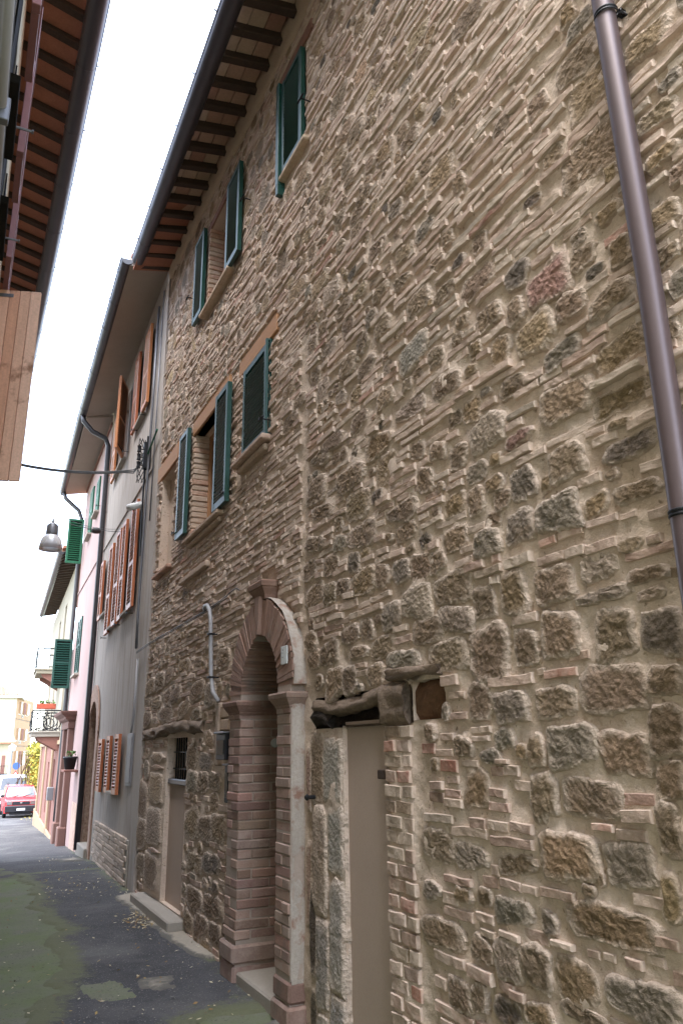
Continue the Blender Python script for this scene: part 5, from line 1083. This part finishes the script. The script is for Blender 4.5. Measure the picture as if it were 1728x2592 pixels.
car('white_car', 'white car mostly hidden between the white van and the creeper bush', 4.55, 56, gz(56), 1.6, [(.0, .24), (.0, .70), (.08, .80), (.95, .92), (1.55, 1.36), (1.8, 1.42), (3.2, 1.38), (3.75, .95), (3.8, .24)], .2, M['whitepaint'], ((.95, .92), (1.55, 1.36)), .76, True)['category'] = 'car'
# ================================================================== LEFT HOUSE
FLx = Frame(-.22, 0., 0., left=True)
LH = thing('left_house', 'ochre rendered house with tiled eaves and a plank shutter across the street', 'house', (-.22, 6, .1))
g = G(); FLx.wall(g, -3, 15, -.2, 8.75, [], .1); build('wall', g, M['ochre'], LH)
LT = lambda y: 8.62
ry = list(np.arange(2.6, 14.5, .345)); eave(LH, FLx, ry, LT, .095, .11, .60, .26, 3, M['rafter'], [np.array(c(*q)) for q in ((88, 75, 68), (96, 82, 74), (92, 81, 75), (80, 69, 63), (122, 114, 104))])
gutter(LH, [(.385, 1.5, CZ + 6.66), (.375, 8., CZ + 6.62), (.36, 15., CZ + 6.58)], .095, M['gutter'], np.array([1., 0, 0]), hooks=.92)
g = G(); g.loft([(.42, 1, CZ + 6.82), (.42, 1, CZ + 6.88), (-5, 1, 9.9), (-5, 1, 9.7)], [(.42, 15, CZ + 6.8), (.42, 15, CZ + 6.86), (-5, 15, 9.9), (-5, 15, 9.7)], (*c(150, 100, 80), 0)); build('roof', g, M['terra'], LH)
rb = mat('plum_paint', c(128, 84, 84), .35, var=.1, vscale=3, fine=30, bump=.03, spec=.5)
def lleaf(y0, w_, z0, z1, d=.11): return shutter(LH, FLx.p(y0, z0, d), FLx.e, FLx.n, w_, z1 - z0, rb, .05, .07, 22, .5, False)
for (y0, w_) in ((3.85, .62), (5.15, .62), (6.55, .60), (7.9, .58)): lleaf(y0, w_, CZ + 4.3, CZ + 5.75)
for (y, z) in ((3.8, 6.1), (5.05, 6.1), (6.45, 6.1), (7.7, 6.1)):
    g = G(); p = FLx.p(y, z, 0); g.tube([p, p + FLx.n * .2], .010, 6); g.lathe([(0, -.02), (.009, -.015), (.009, .015), (0, .02)], p + FLx.n * .2, 10, axis=(0, 1, 0)); build('shutter_stay', g, M['greymetal'], LH)
for (y0, y1) in ((4.5, 5.15), (5.78, 6.5), (7.2, 7.9)):
    g = G(); FLx.box(g, y0, y1, CZ + 4.35, CZ + 5.7, -.01, .012); FLx.box(g, y0 - .06, y1 + .06, CZ + 4.24, CZ + 4.31, -.01, .09, .006); build('window', g, M['dark'], LH)
g = G()
g.tube([(-.175, 1.5, CZ + 3.05), (-.175, 4, CZ + 3.12), (-.175, 12, CZ + 3.3)], .03, 12); build('pipe', g, M['conduit'], LH, smooth=True)
g = G(); g.tube([(-.19, 1.5, CZ + 3.7), (-.19, 12, CZ + 3.9)], .02, 8); g.tube([(-.2, 1.5, CZ + 3.45), (-.2, 12, CZ + 3.5)], .010, 6); build('cable', g, M['cable'], LH, smooth=True)
g = G(); FLx.box(g, 3.42, 3.47, CZ + 3.02, CZ + 3.16, .0, .09, .004); build('pipe_clamp', g, M['greymetal'], LH)
# plank shutter standing out from the wall
yb0, yb1 = 7.16, 7.02
Pa, Pb = np.array([-.22, yb0, 0]), np.array([.238, yb1, 0]); ev = Pb - Pa; Lb = np.linalg.norm(ev); ev /= Lb; nv_ = np.array([ev[1], -ev[0], 0])
g = G(); zb0, zb1 = CZ + 2.335, CZ + 4.29
for zc in (zb0 + .3, zb1 - .3): g.obox(Pa + ev * Lb / 2 + np.array([0, 0, zc]) + nv_ * -.03, ev * (Lb / 2 - .03), nv_ * .014, (0, 0, .06), .004, (*c(170, 124, 92), 0))
BS = build('plank_shutter', g, M['pine'], LH); npl = 5
for k in range(npl):
    tn = np.array(c(*((208, 164, 138), (200, 154, 128), (194, 144, 116), (204, 160, 134), (210, 170, 146))[k])) * rng.uniform(1.02, 1.16)
    g = G(); g.obox(Pa + ev * Lb * (k + .5) / npl + np.array([0, 0, (zb0 + zb1) / 2 + rng.normal(0, .002)]), ev * (Lb / npl / 2 - .0025), nv_ * .016, (0, 0, (zb1 - zb0) / 2), .003, (*tn, 0)); build('plank', g, M['pine'], BS)
g = G(); g.obox(Pa + ev * (Lb * .26) + np.array([0, 0, zb1 - .06]) + nv_ * .019, ev * Lb * .22, nv_ * .003, (0, 0, .018), .002); build('strap_hinge', g, M['greymetal'], BS)
# ================================================================== OVERHEAD CABLES AND LAMP
def sag(a, b, s, n=24): a, b = np.array(a, float), np.array(b, float); return [a + (b - a) * t - np.array([0, 0, s * 4 * t * (1 - t)]) for t in np.linspace(0, 1, n)]
br = FG.p(10.10, 5.50, .1)
g = G()
for k, (dz, dx) in enumerate(((0, 0), (.013, .012), (-.012, .014))):
    P = sag((-.2, 10.0, CZ + 3.63 + dz), br + np.array([-.25, 0, -.13 + dz]), .10); P += [br + np.array([-.12, 0, -.11 + dz * 2]), br + np.array([-.05, 0, -.02]), br + np.array([0, 0, .12])]
    g.tube(P, .008, 6)
tag(build('cable_bundle', g, M['cable'], smooth=True), 'thick grey cable bundle stretched across the street from the grey house bracket', 'cable')
anc = FG.p(12.0, 5.04, .03); lampP = np.array([.079 * 13, 13.0, CZ + .288 * 13])
g = G(); g.tube(sag((-.2, 13.6, CZ + 3.95), lampP, .05), .006, 5); g.tube(sag(lampP, anc, .05), .006, 5); g.tube(sag(lampP + np.array([.15, -.1, .02]), anc + np.array([0, -.1, .03]), .08), .004, 5)
g.tube([anc, anc + np.array([0, .1, -.5]), anc + np.array([0.02, .9, -.9])], .006, 5); g.lathe([(0, -.06), (.07, -.05), (.08, 0), (.04, .03), (0, .04)], lampP + (anc - lampP) * .62 + np.array([0, 0, -.05]), 12)
tag(build('lamp_cable', g, M['cable'], smooth=True), 'thin suspension cable carrying the hanging street lamp', 'cable')
HL = thing('hanging_lamp', 'grey bell shaped street lamp hanging on a cable over the street', 'street lamp', tuple(lampP))
K = 13 / 1909.77 * 1.0
def rr(px): return px * K
zt = lampP[2]
g = G(); g.lathe([(.0, zt + .0), (.012, zt - .01), (.02, zt - .04), (.03, zt - .07), (.03, zt - .075), (rr(9), zt - rr(13)), (rr(13.5), zt - rr(18)), (rr(14.5), zt - rr(38)), (rr(14.5), zt - rr(44)), (0, zt - rr(44))], lampP * [1, 1, 0], 24); build('housing', g, M['greymetal'], HL, smooth=True)
sm, nn_, bb = nodes('frosted_lamp_shade'); bb.inputs['Base Color'].default_value = (.55, .55, .58, 1); bb.inputs['Roughness'].default_value = .35; bb.inputs['Transmission Weight'].default_value = .35
g = G(); g.lathe([(rr(15), zt - rr(43)), (rr(17), zt - rr(44)), (rr(23), zt - rr(52)), (rr(26.5), zt - rr(66)), (rr(28), zt - rr(79)), (rr(27.4), zt - rr(79)), (rr(25.5), zt - rr(66)), (rr(22), zt - rr(53)), (rr(15), zt - rr(45.5))], lampP * [1, 1, 0], 32); build('shade', g, sm, HL, smooth=True)
g = G(); g.lathe([(rr(15), zt - rr(43)), (rr(16), zt - rr(42)), (rr(16), zt - rr(45)), (rr(15), zt - rr(45))], lampP * [1, 1, 0], 24); build('collar', g, M['greymetal'], HL)
# ================================================================== LITTER ON THE STREET
g = G()
for k in range(900):
    cl = k % 3
    if cl == 0: u, v = rng.normal(365, 30), rng.normal(2335, 14)
    elif cl == 1: u, v = rng.uniform(-20, 640), rng.uniform(2170, 2600)
    else: u, v = rng.uniform(100, 330), rng.uniform(2150, 2280)
    x, y = zp(u, v, .13)
    if x > 1.98 or y > 30: continue
    s_ = rng.uniform(.006, .020) * (1.0 if cl else 1.2); a = rng.uniform(0, 6.28); ex = np.array([math.cos(a), math.sin(a), rng.normal(0, .25)]); ey = np.array([-math.sin(a), math.cos(a), rng.normal(0, .25)])
    p = np.array([x, y, float(np.interp(y, YG, ZG)) + .012 * float(fbm(np.array([x * .9, y * .9, 0]), 3)) + .030]); tn = np.array(c(*((150, 128, 84), (120, 96, 62), (170, 158, 130), (96, 80, 58), (186, 176, 150))[int(rng.integers(5))]))
    g.add([p - ex * s_, p + ey * s_ * .55, p + ex * s_, p - ey * s_ * .5], [(0, 1, 2, 3)], tn)
tag(build('fallen_leaves', g, M['leafy'], kind='stuff'), 'dry brown leaves and grit scattered on the asphalt', 'leaves')
g = G()
for k in range(500):
    x, y = 3.95 + rng.normal(0, .35), rng.uniform(33, 46)
    if rng.random() < .5: x = 2.4 + (y - 20) * .09 + rng.normal(0, .2)
    s_ = rng.uniform(.03, .06); a = rng.uniform(0, 6.28); ex = np.array([math.cos(a), math.sin(a), .1]); ey = np.array([-math.sin(a), math.cos(a), .1]); p = np.array([x, y, gz(y) + .04])
    g.add([p - ex * s_, p + ey * s_ * .6, p + ex * s_, p - ey * s_ * .6], [(0, 1, 2, 3)], c(196, 176, 70))
tag(build('fallen_leaves', g, M['leafy'], kind='stuff'), 'yellow leaves fallen along the wall beside the red car', 'leaves')
